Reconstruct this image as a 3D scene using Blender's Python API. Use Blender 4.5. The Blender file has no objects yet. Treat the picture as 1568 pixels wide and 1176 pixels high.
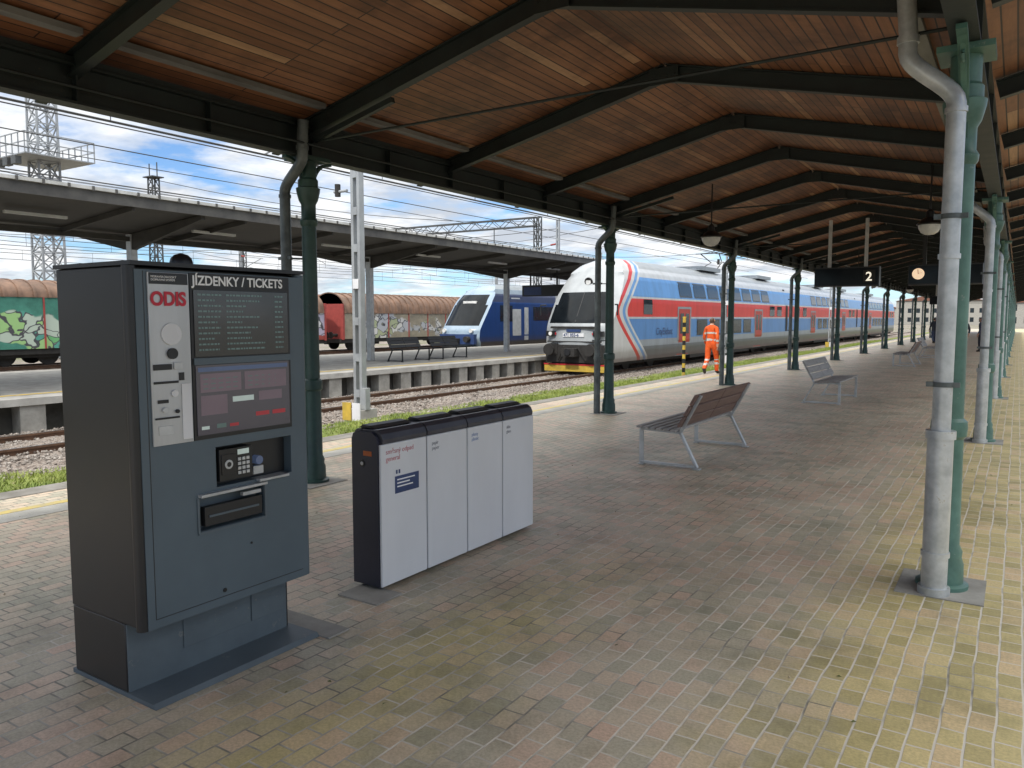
import bpy, math, random
import numpy as np
from mathutils import Vector, Matrix
random.seed(7); np.random.seed(7)
scene=bpy.context.scene
R=math.radians

# ------------------------------------------------------------------ materials
def nt(m): return m.node_tree.nodes, m.node_tree.links
def newmat(name):
    m=bpy.data.materials.new(name); m.use_nodes=True
    n,l=nt(m); b=n['Principled BSDF']; return m,n,l,b
def obj_coord(n,l,scale=(1,1,1)):
    tc=n.new('ShaderNodeTexCoord'); mp=n.new('ShaderNodeMapping'); mp.inputs['Scale'].default_value=scale
    l.new(tc.outputs['Object'],mp.inputs['Vector']); return mp.outputs['Vector']
def noise(n,l,vec,scale,detail=4,rough=.6):
    t=n.new('ShaderNodeTexNoise'); t.inputs['Scale'].default_value=scale; t.inputs['Detail'].default_value=detail
    t.inputs['Roughness'].default_value=rough
    if vec is not None: l.new(vec,t.inputs['Vector'])
    return t.outputs['Fac']
def ramp(n,l,fac,stops,interp='LINEAR'):
    r=n.new('ShaderNodeValToRGB'); r.color_ramp.interpolation=interp
    els=r.color_ramp.elements
    while len(els)<len(stops): els.new(.5)
    for e,(p,c) in zip(els,stops):
        e.position=p; e.color=(*c,1) if len(c)==3 else c
    l.new(fac,r.inputs['Fac']); return r.outputs['Color']
def mixc(n,l,fac,a,b,mode='MIX'):
    x=n.new('ShaderNodeMix'); x.data_type='RGBA'; x.blend_type=mode
    for k,v in ((0,fac),(6,a),(7,b)):
        if hasattr(v,'links'): l.new(v,x.inputs[k])
        elif isinstance(v,(int,float)): x.inputs[k].default_value=v
        else: x.inputs[k].default_value=(*v,1)
    return x.outputs[2]
def math_(n,l,op,a,b=None,c=None,clamp=False):
    x=n.new('ShaderNodeMath'); x.operation=op; x.use_clamp=clamp
    for k,v in enumerate((a,b,c)):
        if v is None: continue
        if hasattr(v,'links'): l.new(v,x.inputs[k])
        else: x.inputs[k].default_value=v
    return x.outputs[0]
def bump(n,l,b,h,strength=.3,dist=.01):
    x=n.new('ShaderNodeBump'); x.inputs['Strength'].default_value=strength; x.inputs['Distance'].default_value=dist
    l.new(h,x.inputs['Height']); l.new(x.outputs['Normal'],b.inputs['Normal'])
def M(name,c,c2=None,rough=.5,metal=0,scale=4,bs=0,bscale=40,emit=0,lo=.35,hi=.7,spec=.5,stretch=(1,1,1),wear=None):
    m,n,l,b=newmat(name)
    b.inputs['Roughness'].default_value=rough; b.inputs['Metallic'].default_value=metal
    b.inputs['Specular IOR Level'].default_value=spec
    v=obj_coord(n,l,stretch)
    if c2 is None: c2=tuple(x*.72 for x in c)
    f=noise(n,l,v,scale,4,.65)
    col=ramp(n,l,f,[(lo,c2),(hi,c)])
    if wear:
        wf=noise(n,l,v,14,5,.75); wm=ramp(n,l,wf,[(.64,(0,0,0)),(.68,(1,1,1))]); col=mixc(n,l,wm,col,wear)
    l.new(col,b.inputs['Base Color'])
    rr=math_(n,l,'MULTIPLY_ADD',f,.25,max(0,rough-.12)); l.new(rr,b.inputs['Roughness'])
    if bs: bump(n,l,b,noise(n,l,v,bscale,3),bs,.01)
    if emit:
        b.inputs['Emission Color'].default_value=(*c,1); b.inputs['Emission Strength'].default_value=emit
    return m

m_dkgreen=M('dark_green_paint',(.012,.021,.020),(.006,.009,.0085),.55,0,3,.1,60,wear=(.035,.03,.022))
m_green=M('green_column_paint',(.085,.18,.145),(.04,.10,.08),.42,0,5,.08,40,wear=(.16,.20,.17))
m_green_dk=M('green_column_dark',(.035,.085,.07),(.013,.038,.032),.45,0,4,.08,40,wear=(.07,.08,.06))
m_galv=M('galvanised_pipe',(.56,.58,.59),(.36,.38,.39),.36,.4,7,.05,60,wear=(.40,.38,.34))
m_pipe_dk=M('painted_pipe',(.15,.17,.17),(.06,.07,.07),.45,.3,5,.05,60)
m_steel=M('steel_light',(.56,.57,.57),(.40,.41,.41),.4,.3,6)
m_black=M('black_plastic',(.015,.016,.018),(.008,.008,.009),.4)
m_slate=M('slate_paint',(.092,.125,.150),(.076,.105,.128),.42,0,2.2,.02,200)
m_slate2=M('slate_paint_low',(.11,.14,.16),(.08,.103,.12),.5,0,3,.03,150,wear=(.16,.17,.17))
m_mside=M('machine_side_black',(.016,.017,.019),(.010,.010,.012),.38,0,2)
m_white=M('white_enamel',(.74,.74,.75),(.62,.62,.63),.3,0,1.6)
m_binwhite=M('bin_white_panel',(.70,.71,.73),(.62,.63,.65),.35,0,1.3,.03,30,stretch=(1,1,.4))
m_navy=M('bin_navy',(.024,.026,.044),(.015,.017,.03),.4,0,3)
m_bincap=M('bin_cap_grey',(.065,.065,.078),(.04,.04,.052),.35,0,5)
m_concrete=M('concrete',(.36,.35,.32),(.22,.21,.19),.85,0,3,.3,30)
m_concrete_l=M('concrete_light',(.46,.45,.42),(.30,.29,.27),.85,0,2,.25,25)
m_kerb=M('kerb_stone',(.27,.255,.23),(.15,.14,.12),.85,0,3,.3,25)
m_conc_dk=M('concrete_dark',(.10,.095,.085),(.05,.048,.042),.9,0,3,.3,30)
m_yellow=M('yellow_paint',(.62,.42,.05),(.40,.28,.05),.6,0,6)
m_yellow_worn=M('yellow_paint_worn',(.52,.40,.10),(.36,.31,.18),.7,0,5)
m_red=M('red_paint',(.55,.03,.04),(.42,.02,.03),.4)
m_rail=M('rail_steel_rusty',(.16,.085,.05),(.09,.05,.03),.7,.2,8,.2,50)
m_railtop=M('rail_top',(.45,.43,.41),(.3,.28,.26),.3,.8,8)
m_sleeper=M('sleeper_concrete',(.24,.20,.165),(.13,.105,.085),.9,0,5,.3,40)
m_roofwhite=M('roof_edge_white',(.60,.60,.59),(.42,.42,.40),.5,0,2)
m_roofgrey=M('canopy_fascia',(.12,.115,.105),(.06,.057,.055),.6,0,2)
m_roofunder=M('canopy_underside',(.06,.056,.05),(.03,.028,.024),.7,0,2)
m_lattice=M('lattice_galv',(.38,.40,.41),(.26,.27,.28),.5,.2,2)
m_lattice_dk=M('lattice_dark',(.10,.11,.11),(.06,.06,.06),.6,.2,2)
m_wire=M('wire',(.06,.06,.06),(.04,.04,.04),.5,.5)
m_greystrip=M('grey_timber',(.20,.20,.19),(.10,.10,.095),.8,0,4,.2,30,stretch=(1,.3,1))
m_glass_dark=M('dark_glass',(.010,.013,.016),(.006,.008,.010),.14,0,2,spec=.15)
m_dark=M('underframe_dark',(.03,.028,.026),(.015,.014,.013),.8,0,5)
m_lampglass=M('opal_glass',(.55,.55,.53),(.45,.45,.43),.25)
m_orange=M('orange_workwear',(.80,.115,.012),(.56,.07,.008),.8,0,12,.4,25)
m_refl=M('reflective_band',(.55,.56,.53),(.45,.45,.43),.4)
m_skin=M('skin',(.55,.33,.24),(.48,.27,.19),.5)
m_hair=M('hair',(.10,.06,.035),(.05,.03,.02),.6,0,40)
m_boot=M('boots',(.02,.018,.016),None,.6)
m_cloth1=M('dark_jacket',(.03,.035,.05),None,.8)
m_cloth2=M('jeans',(.05,.07,.12),None,.8)

# ------------------------------------------------------------------ mesh builder
class MB:
    def __init__(s): s.v=[];s.f=[];s.m=[];s.mats=[]
    def mi(s,mat):
        if mat not in s.mats: s.mats.append(mat)
        return s.mats.index(mat)
    def add(s,vs,fs,mat):
        o=len(s.v); s.v+= [tuple(v) for v in vs]; k=s.mi(mat)
        for f in fs: s.f.append(tuple(i+o for i in f)); s.m.append(k)
    def box(s,x0,x1,y0,y1,z0,z1,mat):
        vs=[(x0,y0,z0),(x1,y0,z0),(x1,y1,z0),(x0,y1,z0),(x0,y0,z1),(x1,y0,z1),(x1,y1,z1),(x0,y1,z1)]
        s.add(vs,[(0,3,2,1),(4,5,6,7),(0,1,5,4),(1,2,6,5),(2,3,7,6),(3,0,4,7)],mat)
    def frame(s,p0,p1,up=(0,0,1)):
        d=(Vector(p1)-Vector(p0)).normalized(); u=Vector(up)
        if abs(d.dot(u))>.98: u=Vector((0,1,0))
        sd=d.cross(u).normalized(); u=sd.cross(d).normalized(); return d,sd,u
    def beam(s,p0,p1,w,h,mat,up=(0,0,1),off=0):
        p0=Vector(p0);p1=Vector(p1); d,sd,u=s.frame(p0,p1,up); vs=[]
        for p in (p0,p1):
            for a,b in ((-1,-1),(1,-1),(1,1),(-1,1)):
                vs.append(p+sd*a*w/2+u*(b*h/2+off))
        s.add(vs,[(0,1,2,3),(7,6,5,4),(0,4,5,1),(1,5,6,2),(2,6,7,3),(3,7,4,0)],mat)
    def ibeam(s,p0,p1,w,h,t,mat):
        s.beam(p0,p1,w,t,mat,off=-h/2+t/2); s.beam(p0,p1,w,t,mat,off=h/2-t/2); s.beam(p0,p1,t,h-2*t,mat)
    def tube(s,pts,r,mat,n=12,cap=True):
        pts=[Vector(p) for p in pts]; rs=r if isinstance(r,(list,tuple)) else [r]*len(pts)
        vs=[];fs=[]; prev=None
        for i,p in enumerate(pts):
            if i==0: d=pts[1]-pts[0]
            elif i==len(pts)-1: d=pts[-1]-pts[-2]
            else: d=(pts[i+1]-pts[i]).normalized()+(pts[i]-pts[i-1]).normalized()
            if d.length<1e-9: d=prev_d
            d=d.normalized(); prev_d=d
            if prev is None:
                u=Vector((0,0,1)) if abs(d.z)<.9 else Vector((1,0,0))
            else: u=prev
            sd=d.cross(u).normalized(); u=sd.cross(d).normalized(); prev=u
            for k in range(n):
                a=2*math.pi*k/n; vs.append(p+(sd*math.cos(a)+u*math.sin(a))*rs[i])
        for i in range(len(pts)-1):
            for k in range(n):
                k2=(k+1)%n; fs.append((i*n+k,i*n+k2,(i+1)*n+k2,(i+1)*n+k))
        if cap:
            fs.append(tuple(range(n-1,-1,-1))); o=(len(pts)-1)*n; fs.append(tuple(o+k for k in range(n)))
        s.add(vs,fs,mat)
    def cyl(s,p0,p1,r,mat,n=14,r1=None): s.tube([p0,p1],[r,r if r1 is None else r1],mat,n)
    def lathe(s,prof,mat,n=20,c=(0,0,0)):
        vs=[];fs=[]
        for r,z in prof:
            for k in range(n):
                a=2*math.pi*k/n; vs.append((c[0]+r*math.cos(a),c[1]+r*math.sin(a),c[2]+z))
        for i in range(len(prof)-1):
            for k in range(n):
                k2=(k+1)%n; fs.append((i*n+k,i*n+k2,(i+1)*n+k2,(i+1)*n+k))
        fs.append(tuple(range(n-1,-1,-1))); o=(len(prof)-1)*n; fs.append(tuple(o+k for k in range(n)))
        s.add(vs,fs,mat)
    def extr(s,poly,y0,y1,mat):  # poly in xz
        n=len(poly); vs=[(x,y0,z) for x,z in poly]+[(x,y1,z) for x,z in poly]
        fs=[tuple(range(n)),tuple(range(2*n-1,n-1,-1))]+[(i,i+n,(i+1)%n+n,(i+1)%n) for i in range(n)]
        s.add(vs,fs,mat)
    def obj(s,name,parent=None,smooth=True,bevel=0,loc=(0,0,0),rz=0):
        me=bpy.data.meshes.new(name); me.from_pydata(s.v,[],s.f)
        for m in s.mats: me.materials.append(m)
        me.polygons.foreach_set('material_index',s.m)
        me.update()
        if smooth:
            me.polygons.foreach_set('use_smooth',[True]*len(me.polygons)); me.set_sharp_from_angle(angle=R(32))
        o=bpy.data.objects.new(name,me); scene.collection.objects.link(o)
        o.location=loc; o.rotation_euler=(0,0,rz)
        if parent: o.parent=parent
        if bevel:
            b=o.modifiers.new('bevel','BEVEL'); b.width=bevel; b.segments=2; b.limit_method='ANGLE'
        return o
def empty(name,loc=(0,0,0),rz=0):
    e=bpy.data.objects.new(name,None); scene.collection.objects.link(e); e.location=loc; e.rotation_euler=(0,0,rz); return e
def inst(src,name,loc,rz=0,parent=None):
    o=bpy.data.objects.new(name,src.data); scene.collection.objects.link(o); o.location=loc; o.rotation_euler=(0,0,rz)
    for m in src.modifiers:
        if m.type=='BEVEL':
            b=o.modifiers.new('bevel','BEVEL'); b.width=m.width; b.segments=m.segments; b.limit_method='ANGLE'
    if parent: o.parent=parent
    return o
def text(name,s,loc,size,mat,rot,parent=None,align='LEFT',ext=.0006,bold=0,sx=1):
    c=bpy.data.curves.new(name,'FONT'); c.body=s; c.size=size; c.extrude=ext; c.align_x=align; c.offset=bold
    c.materials.append(mat); o=bpy.data.objects.new(name,c); scene.collection.objects.link(o)
    o.location=loc; o.rotation_euler=rot; o.scale=(sx,1,1)
    if parent: o.parent=parent
    return o
ROT_PX=(R(90),0,R(90))     # readable from +X side
ROT_MY=(R(90),0,0)         # readable from -Y side

# ------------------------------------------------------------------ world / sun / camera
w=bpy.data.worlds.new("World"); scene.world=w; w.use_nodes=True
n=w.node_tree.nodes; l=w.node_tree.links; bg=n['Background']
sky=n.new('ShaderNodeTexSky'); sky.sky_type='NISHITA'; sky.sun_disc=False
sundir=Vector((-.12,.75,-.78)).normalized()
sky.sun_elevation=math.asin(-sundir.z); sky.sun_rotation=math.atan2(-sundir.x,-sundir.y)
sky.air_density=1.0; sky.dust_density=.3; sky.ozone_density=2.0
tc=n.new('ShaderNodeTexCoord'); sp=n.new('ShaderNodeSeparateXYZ'); l.new(tc.outputs['Generated'],sp.inputs[0])
zc=math_(n,l,'MAXIMUM',sp.outputs[2],0.0); zz=math_(n,l,'ADD',zc,.13)
cx=math_(n,l,'DIVIDE',sp.outputs[0],zz); cy=math_(n,l,'DIVIDE',sp.outputs[1],zz)
cb=n.new('ShaderNodeCombineXYZ'); l.new(cx,cb.inputs[0]); l.new(cy,cb.inputs[1]); cb.inputs[2].default_value=2.4
f=noise(n,l,cb.outputs[0],1.05,8,.58)
hi=math_(n,l,'MULTIPLY',math_(n,l,'SUBTRACT',zc,.33),2.5,clamp=True)     # higher sky: denser cloud, extra brightness added out of view to light canopy floor
hz=math_(n,l,'POWER',math_(n,l,'SUBTRACT',1.0,zc),9.0)
fa=math_(n,l,'ADD',f,math_(n,l,'MULTIPLY',hi,.10)); fa=math_(n,l,'ADD',fa,math_(n,l,'MULTIPLY',hz,.06))
mask=ramp(n,l,fa,[(.45,(.06,.06,.06)),(.505,(.62,.62,.62)),(.58,(1,1,1))])
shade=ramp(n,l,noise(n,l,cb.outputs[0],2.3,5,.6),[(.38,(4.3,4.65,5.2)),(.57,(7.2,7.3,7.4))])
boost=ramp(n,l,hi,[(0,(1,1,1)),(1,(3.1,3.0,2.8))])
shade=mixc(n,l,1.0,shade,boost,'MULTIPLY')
skyb=mixc(n,l,1.0,sky.outputs[0],(.58,.80,1.06),'MULTIPLY')
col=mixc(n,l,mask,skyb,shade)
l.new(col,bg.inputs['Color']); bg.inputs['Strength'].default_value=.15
sd=bpy.data.lights.new('sun','SUN'); sd.energy=2.8; sd.angle=R(3); sd.color=(1,.95,.87)
so=bpy.data.objects.new('sun',sd); scene.collection.objects.link(so); so.rotation_euler=sundir.to_track_quat('-Z','Y').to_euler(); so.location=(5,-20,30)
cd=bpy.data.cameras.new('camera'); cam=bpy.data.objects.new('camera',cd); scene.collection.objects.link(cam); scene.camera=cam
cd.sensor_width=36; cd.lens=27.09; cd.clip_end=3000; cd.clip_start=.05
cam.location=(0,0,1.7); cam.rotation_euler=(R(90-4.9),0,R(33.2))
scene.view_settings.view_transform='Standard'; scene.view_settings.look='None'; scene.view_settings.exposure=0

# ------------------------------------------------------------------ paving
def paver_mat():
    m,n,l,b=newmat('block_paving')
    tc=n.new('ShaderNodeTexCoord'); sp=n.new('ShaderNodeSeparateXYZ'); l.new(tc.outputs['Object'],sp.inputs[0])
    dn=n.new('ShaderNodeTexNoise'); dn.inputs['Scale'].default_value=2.2; l.new(tc.outputs['Object'],dn.inputs['Vector'])
    wob=math_(n,l,'MULTIPLY',math_(n,l,'SUBTRACT',dn.outputs['Fac'],.5),.028)
    cb=n.new('ShaderNodeCombineXYZ'); l.new(math_(n,l,'ADD',sp.outputs[1],wob),cb.inputs[0]); l.new(math_(n,l,'ADD',sp.outputs[0],wob),cb.inputs[1])
    br=n.new('ShaderNodeTexBrick'); br.offset=.5; l.new(cb.outputs[0],br.inputs['Vector'])
    br.inputs['Color1'].default_value=(0,0,0,1); br.inputs['Color2'].default_value=(1,1,1,1); br.inputs['Mortar'].default_value=(.5,.5,.5,1)
    br.inputs['Scale'].default_value=1; br.inputs['Mortar Size'].default_value=.0055; br.inputs['Mortar Smooth'].default_value=.3
    br.inputs['Brick Width'].default_value=.145; br.inputs['Row Height'].default_value=.1; br.inputs['Bias'].default_value=0
    rnd=br.outputs['Color']
    big=noise(n,l,tc.outputs['Object'],.5,4,.7)
    med=noise(n,l,tc.outputs['Object'],2.1,3,.7)
    sel=math_(n,l,'ADD',math_(n,l,'MULTIPLY',rnd,.30),math_(n,l,'MULTIPLY',big,.84))
    pal=ramp(n,l,sel,[(.25,(.37,.36,.27)),(.45,(.44,.395,.30)),(.59,(.46,.38,.285)),(.72,(.45,.325,.245)),(.92,(.47,.41,.32))])
    yel=ramp(n,l,rnd,[(0,(.42,.35,.15)),(.6,(.50,.415,.19)),(1,(.48,.36,.21))])
    xx=math_(n,l,'ADD',sp.outputs[0],math_(n,l,'MULTIPLY',math_(n,l,'SUBTRACT',med,.5),.9))
    y1=math_(n,l,'MULTIPLY',math_(n,l,'ADD',xx,1.15),1.5,clamp=True)
    d2=math_(n,l,'ABSOLUTE',math_(n,l,'ADD',xx,2.35)); y2=math_(n,l,'SUBTRACT',1.0,math_(n,l,'MULTIPLY',d2,1.7),clamp=True)
    near=math_(n,l,'SUBTRACT',1.0,math_(n,l,'MULTIPLY',math_(n,l,'SUBTRACT',sp.outputs[1],3.4),.5),clamp=True)
    y2=math_(n,l,'MULTIPLY',y2,near)
    ym=math_(n,l,'MAXIMUM',math_(n,l,'MULTIPLY',y1,.9),math_(n,l,'MULTIPLY',y2,.85))
    c=mixc(n,l,ym,pal,yel)
    fine=noise(n,l,tc.outputs['Object'],70,2,.7)
    c=mixc(n,l,1.0,c,ramp(n,l,fine,[(.3,(.80,.80,.80)),(.7,(1.14,1.14,1.14))]),'MULTIPLY')
    grime=noise(n,l,tc.outputs['Object'],1.1,6,.76)
    c=mixc(n,l,1.0,c,ramp(n,l,grime,[(.34,(.66,.68,.64)),(.54,(1.06,1.06,1.06))]),'MULTIPLY')
    br1=math_(n,l,'MULTIPLY_ADD',rnd,.26,.87); c=mixc(n,l,1.0,c,br1,'MULTIPLY')
    nearj=math_(n,l,'ADD',med,math_(n,l,'MULTIPLY',math_(n,l,'ADD',sp.outputs[0],1.9),.05))
    mort=ramp(n,l,nearj,[(.36,(.16,.15,.12)),(.58,(.56,.52,.45))])
    c=mixc(n,l,br.outputs['Fac'],c,mort)
    c=mixc(n,l,1.0,c,(1.08,1.08,1.08),'MULTIPLY')
    l.new(c,b.inputs['Base Color'])
    l.new(math_(n,l,'MULTIPLY_ADD',fine,.25,.38),b.inputs['Roughness'])
    h=math_(n,l,'ADD',math_(n,l,'SUBTRACT',1.0,br.outputs['Fac']),math_(n,l,'MULTIPLY',fine,.22))
    h=math_(n,l,'ADD',h,math_(n,l,'MULTIPLY',rnd,.3))
    bump(n,l,b,h,.5,.006)
    return m
m_paver=paver_mat()
EDGE=-8.2
b=MB(); b.box(EDGE+.32,2.0,-20,140,-.5,0,m_paver); b.obj('platform_paving',smooth=False)
b=MB()
y=-20
while y<140:
    b.box(EDGE,EDGE+.317,y+.004,y+.996,-.4,.008,m_kerb); b.box(2.003,2.3,y+.004,y+.996,-.4,.008,m_concrete); y+=1
b.box(EDGE+.04,EDGE+.3,-20,140,-.8,-.41,m_conc_dk)
b.obj('platform_kerb',smooth=False,bevel=.008)
b=MB(); b.box(-7.40,-7.29,-20,140,.001,.004,m_yellow_worn)
m_tact=M('tactile_paving',(.42,.41,.37),(.31,.30,.27),.8,0,3,.4,60)
b.box(-7.28,-6.98,-20,140,.001,.0035,m_tact); b.obj('safety_line',smooth=False)

# ------------------------------------------------------------------ ground sheet
def ground_mat():
    m,n,l,b=newmat('gravel_ground'); v=obj_coord(n,l)
    vo=n.new('ShaderNodeTexVoronoi'); vo.inputs['Scale'].default_value=16; l.new(v,vo.inputs['Vector'])
    c=ramp(n,l,vo.outputs['Color'],[(0,(.13,.11,.09)),(.5,(.22,.19,.16)),(1,(.34,.30,.27))])
    g=noise(n,l,v,.18,5,.7)
    c=mixc(n,l,ramp(n,l,g,[(.5,(0,0,0)),(.6,(.8,.8,.8))]),c,(.10,.12,.035))
    l.new(c,b.inputs['Base Color']); b.inputs['Roughness'].default_value=.95
    bump(n,l,b,vo.outputs['Distance'],.9,.03); return m
m_ground=ground_mat()
b=MB(); b.add([(-1500,-1500,-.62),(1500,-1500,-.62),(1500,1500,-.62),(-1500,1500,-.62)],[(0,1,2,3)],m_ground); b.obj('ground',smooth=False)

def sheet(name,x0,x1,y0,y1,dx,dy,zf,mat):
    xs=np.arange(x0,x1+1e-6,dx); ys=np.arange(y0,y1+1e-6,dy); X,Y=np.meshgrid(xs,ys); Z=zf(X,Y)
    V=np.stack([X,Y,Z],-1).reshape(-1,3); nx=len(xs); ny=len(ys)
    i=np.arange(nx-1)[None,:]+nx*np.arange(ny-1)[:,None]; i=i.ravel()
    F=np.stack([i,i+1,i+1+nx,i+nx],-1)
    me=bpy.data.meshes.new(name); me.from_pydata(V.tolist(),[],F.tolist()); me.materials.append(mat)
    me.polygons.foreach_set('use_smooth',[True]*len(me.polygons))
    o=bpy.data.objects.new(name,me); scene.collection.objects.link(o); return o
def bz0(X,Y): return np.interp(X,[-16,-15.9,-12.4,-11.9,-11.3,-10.6,-8.6,-8.2],[-.52,-.50,-.49,-.52,-.48,-.32,-.16,-.13])
def bedz(X,Y): return bz0(X,Y)+.02*np.sin(X*3.1+Y*1.7)*np.sin(Y*.9+X)+np.random.uniform(-.014,.014,X.shape)
def bal_mat():
    m,n,l,b=newmat('track_ballast'); v=obj_coord(n,l)
    vo=n.new('ShaderNodeTexVoronoi'); vo.inputs['Scale'].default_value=22; l.new(v,vo.inputs['Vector'])
    c=ramp(n,l,vo.outputs['Color'],[(0,(.11,.085,.07)),(.5,(.22,.18,.15)),(1,(.36,.32,.29))])
    sp=n.new('ShaderNodeSeparateXYZ'); l.new(v,sp.inputs[0])
    g=math_(n,l,'ADD',sp.outputs[0],math_(n,l,'MULTIPLY',noise(n,l,v,1.5,4),1.8))
    gm=math_(n,l,'MULTIPLY',math_(n,l,'ADD',g,10.1),1.6,clamp=True)
    c=mixc(n,l,gm,c,ramp(n,l,noise(n,l,v,6,4),[(.35,(.10,.12,.03)),(.5,(.17,.21,.045)),(.68,(.24,.22,.10))]))
    l.new(c,b.inputs['Base Color']); b.inputs['Roughness'].default_value=.95
    bump(n,l,b,vo.outputs['Distance'],.9,.03); return m
m_bal=bal_mat()
sheet('ballast_bed',-16,-8.19,-6,130,.12,.16,bedz,m_bal)
def stones(name,N,xr,yr,zf,s0,s1,mat,pw=1.0):
    ico=np.array([(1,0,0),(-1,0,0),(0,1,0),(0,-1,0),(0,0,1),(0,0,-1)],float)
    F0=np.array([(0,2,4),(2,1,4),(1,3,4),(3,0,4),(2,0,5),(1,2,5),(3,1,5),(0,3,5)])
    P=np.stack([np.random.uniform(*xr,N), yr[0]+(yr[1]-yr[0])*np.random.rand(N)**pw],-1)
    Z=zf(P[:,0],P[:,1]); S=np.random.uniform(s0,s1,(N,1,1))*np.random.uniform(.6,1.3,(N,6,3))
    V=ico[None]*S; a=np.random.uniform(0,6.28,N); c,s=np.cos(a),np.sin(a); t=np.random.uniform(-.8,.8,N); ct,st=np.cos(t),np.sin(t)
    x=V[...,0]*c[:,None]-V[...,1]*s[:,None]; y=V[...,0]*s[:,None]+V[...,1]*c[:,None]; z=V[...,2]
    x2=x*ct[:,None]-z*st[:,None]; z2=(x*st[:,None]+z*ct[:,None])*.8
    V=np.stack([x2+P[:,0:1],y+P[:,1:2],z2+Z[:,None]+.012],-1).reshape(-1,3)
    F=(F0[None]+6*np.arange(N)[:,None,None]).reshape(-1,3)
    me=bpy.data.meshes.new(name); me.from_pydata(V.tolist(),[],F.tolist()); me.materials.append(mat)
    o=bpy.data.objects.new(name,me); scene.collection.objects.link(o)
m_stone=M('stone',(.38,.345,.31),(.12,.10,.085),.9,0,9,lo=.4,hi=.62)
stones('ballast_stones',28000,(-15.9,-10.3),(2,60),bz0,.018,.042,m_stone,1.3)
def grass(name,N,xr,yr,zf,mat,h0=.05,h1=.17):
    X=np.random.uniform(*xr,N); Y=yr[0]+(yr[1]-yr[0])*np.random.rand(N)**1.4
    k=(np.sin(X*2.3+Y*.7)+np.sin(Y*1.9-X*1.1)+np.random.uniform(-1.6,1.6,N)+ (X-xr[0])*1.0)>.3
    X=X[k];Y=Y[k];N=len(X); Z=zf(X,Y)
    a=np.random.uniform(0,6.28,N); w=np.random.uniform(.008,.018,N); h=np.random.uniform(h0,h1,N)*(.6+.5*np.sin(X*1.3+Y*2.1)**2); ln=np.random.uniform(-.07,.07,(N,2))
    V=np.zeros((N,3,3)); V[:,0]=np.stack([X-np.cos(a)*w,Y-np.sin(a)*w,Z-.01],-1); V[:,1]=np.stack([X+np.cos(a)*w,Y+np.sin(a)*w,Z-.01],-1)
    V[:,2]=np.stack([X+ln[:,0],Y+ln[:,1],Z+h],-1)
    me=bpy.data.meshes.new(name); me.from_pydata(V.reshape(-1,3).tolist(),[],np.arange(3*N).reshape(-1,3).tolist()); me.materials.append(mat)
    o=bpy.data.objects.new(name,me); scene.collection.objects.link(o)
m_grass=M('grass_blades',(.27,.31,.07),(.13,.19,.03),.7,0,1.4,lo=.35,hi=.65)
grass('grass_strip',120000,(-11.3,-8.25),(2,75),bz0,m_grass,.03,.11)

# ------------------------------------------------------------------ tracks
def track(x,y0,y1,zt=-.38,sleepers=True):
    b=MB()
    for s in (-.7525,.7525):
        X=x+s
        b.box(X-.07,X+.07,y0,y1,zt-.16,zt-.14,m_rail); b.box(X-.012,X+.012,y0,y1,zt-.14,zt-.04,m_rail)
        b.box(X-.036,X+.036,y0,y1,zt-.04,zt-.004,m_rail); b.box(X-.028,X+.028,y0,y1,zt-.004,zt,m_railtop)
    if sleepers:
        y=y0+.3
        while y<y1: b.box(x-1.3,x+1.3,y,y+.26,zt-.30,zt-.162,m_sleeper); y+=.6
    b.obj('railway_track',smooth=False)
TX=-14.1
track(TX,-10,130); track(-28.2,-30,160,-.42); track(-33,-30,160,-.42); track(-37.5,-30,160,-.42); track(5.4,-10,140,-.42)

# ------------------------------------------------------------------ canopy over near platform
def wood_mat():
    m,n,l,b=newmat('ceiling_boards')
    tc=n.new('ShaderNodeTexCoord'); sp=n.new('ShaderNodeSeparateXYZ'); l.new(tc.outputs['Object'],sp.inputs[0])
    cb=n.new('ShaderNodeCombineXYZ'); l.new(sp.outputs[1],cb.inputs[0]); l.new(sp.outputs[0],cb.inputs[1])
    br=n.new('ShaderNodeTexBrick'); br.offset=.37; br.offset_frequency=3; l.new(cb.outputs[0],br.inputs['Vector'])
    br.inputs['Color1'].default_value=(0,0,0,1); br.inputs['Color2'].default_value=(1,1,1,1); br.inputs['Mortar'].default_value=(.3,.3,.3,1)
    br.inputs['Scale'].default_value=1; br.inputs['Mortar Size'].default_value=.006; br.inputs['Mortar Smooth'].default_value=.1
    br.inputs['Brick Width'].default_value=4.6; br.inputs['Row Height'].default_value=.095
    mp=n.new('ShaderNodeMapping'); mp.inputs['Scale'].default_value=(14,.8,14); l.new(tc.outputs['Object'],mp.inputs['Vector'])
    gr=noise(n,l,mp.outputs[0],1.6,4,.7)
    base=ramp(n,l,br.outputs['Color'],[(0,(.15,.058,.024)),(.5,(.20,.082,.036)),(.9,(.25,.11,.05)),(.975,(.38,.22,.12))])
    c=mixc(n,l,1.0,base,ramp(n,l,gr,[(.3,(.72,.7,.68)),(.7,(1.15,1.15,1.15))]),'MULTIPLY')
    stn=noise(n,l,tc.outputs['Object'],.7,5,.75)
    c=mixc(n,l,1.0,c,ramp(n,l,stn,[(.34,(.42,.37,.34)),(.54,(1.05,1.05,1.05))]),'MULTIPLY')
    c=mixc(n,l,br.outputs['Fac'],c,(.02,.01,.007))
    l.new(c,b.inputs['Base Color']); b.inputs['Roughness'].default_value=.6
    bump(n,l,b,math_(n,l,'ADD',math_(n,l,'SUBTRACT',1.0,br.outputs['Fac']),math_(n,l,'MULTIPLY',gr,.15)),.6,.01)
    return m
m_wood=wood_mat()
m_roofmetal=M('roof_sheet',(.20,.19,.18),None,.5,.3)
can=empty('platform_canopy')
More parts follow.
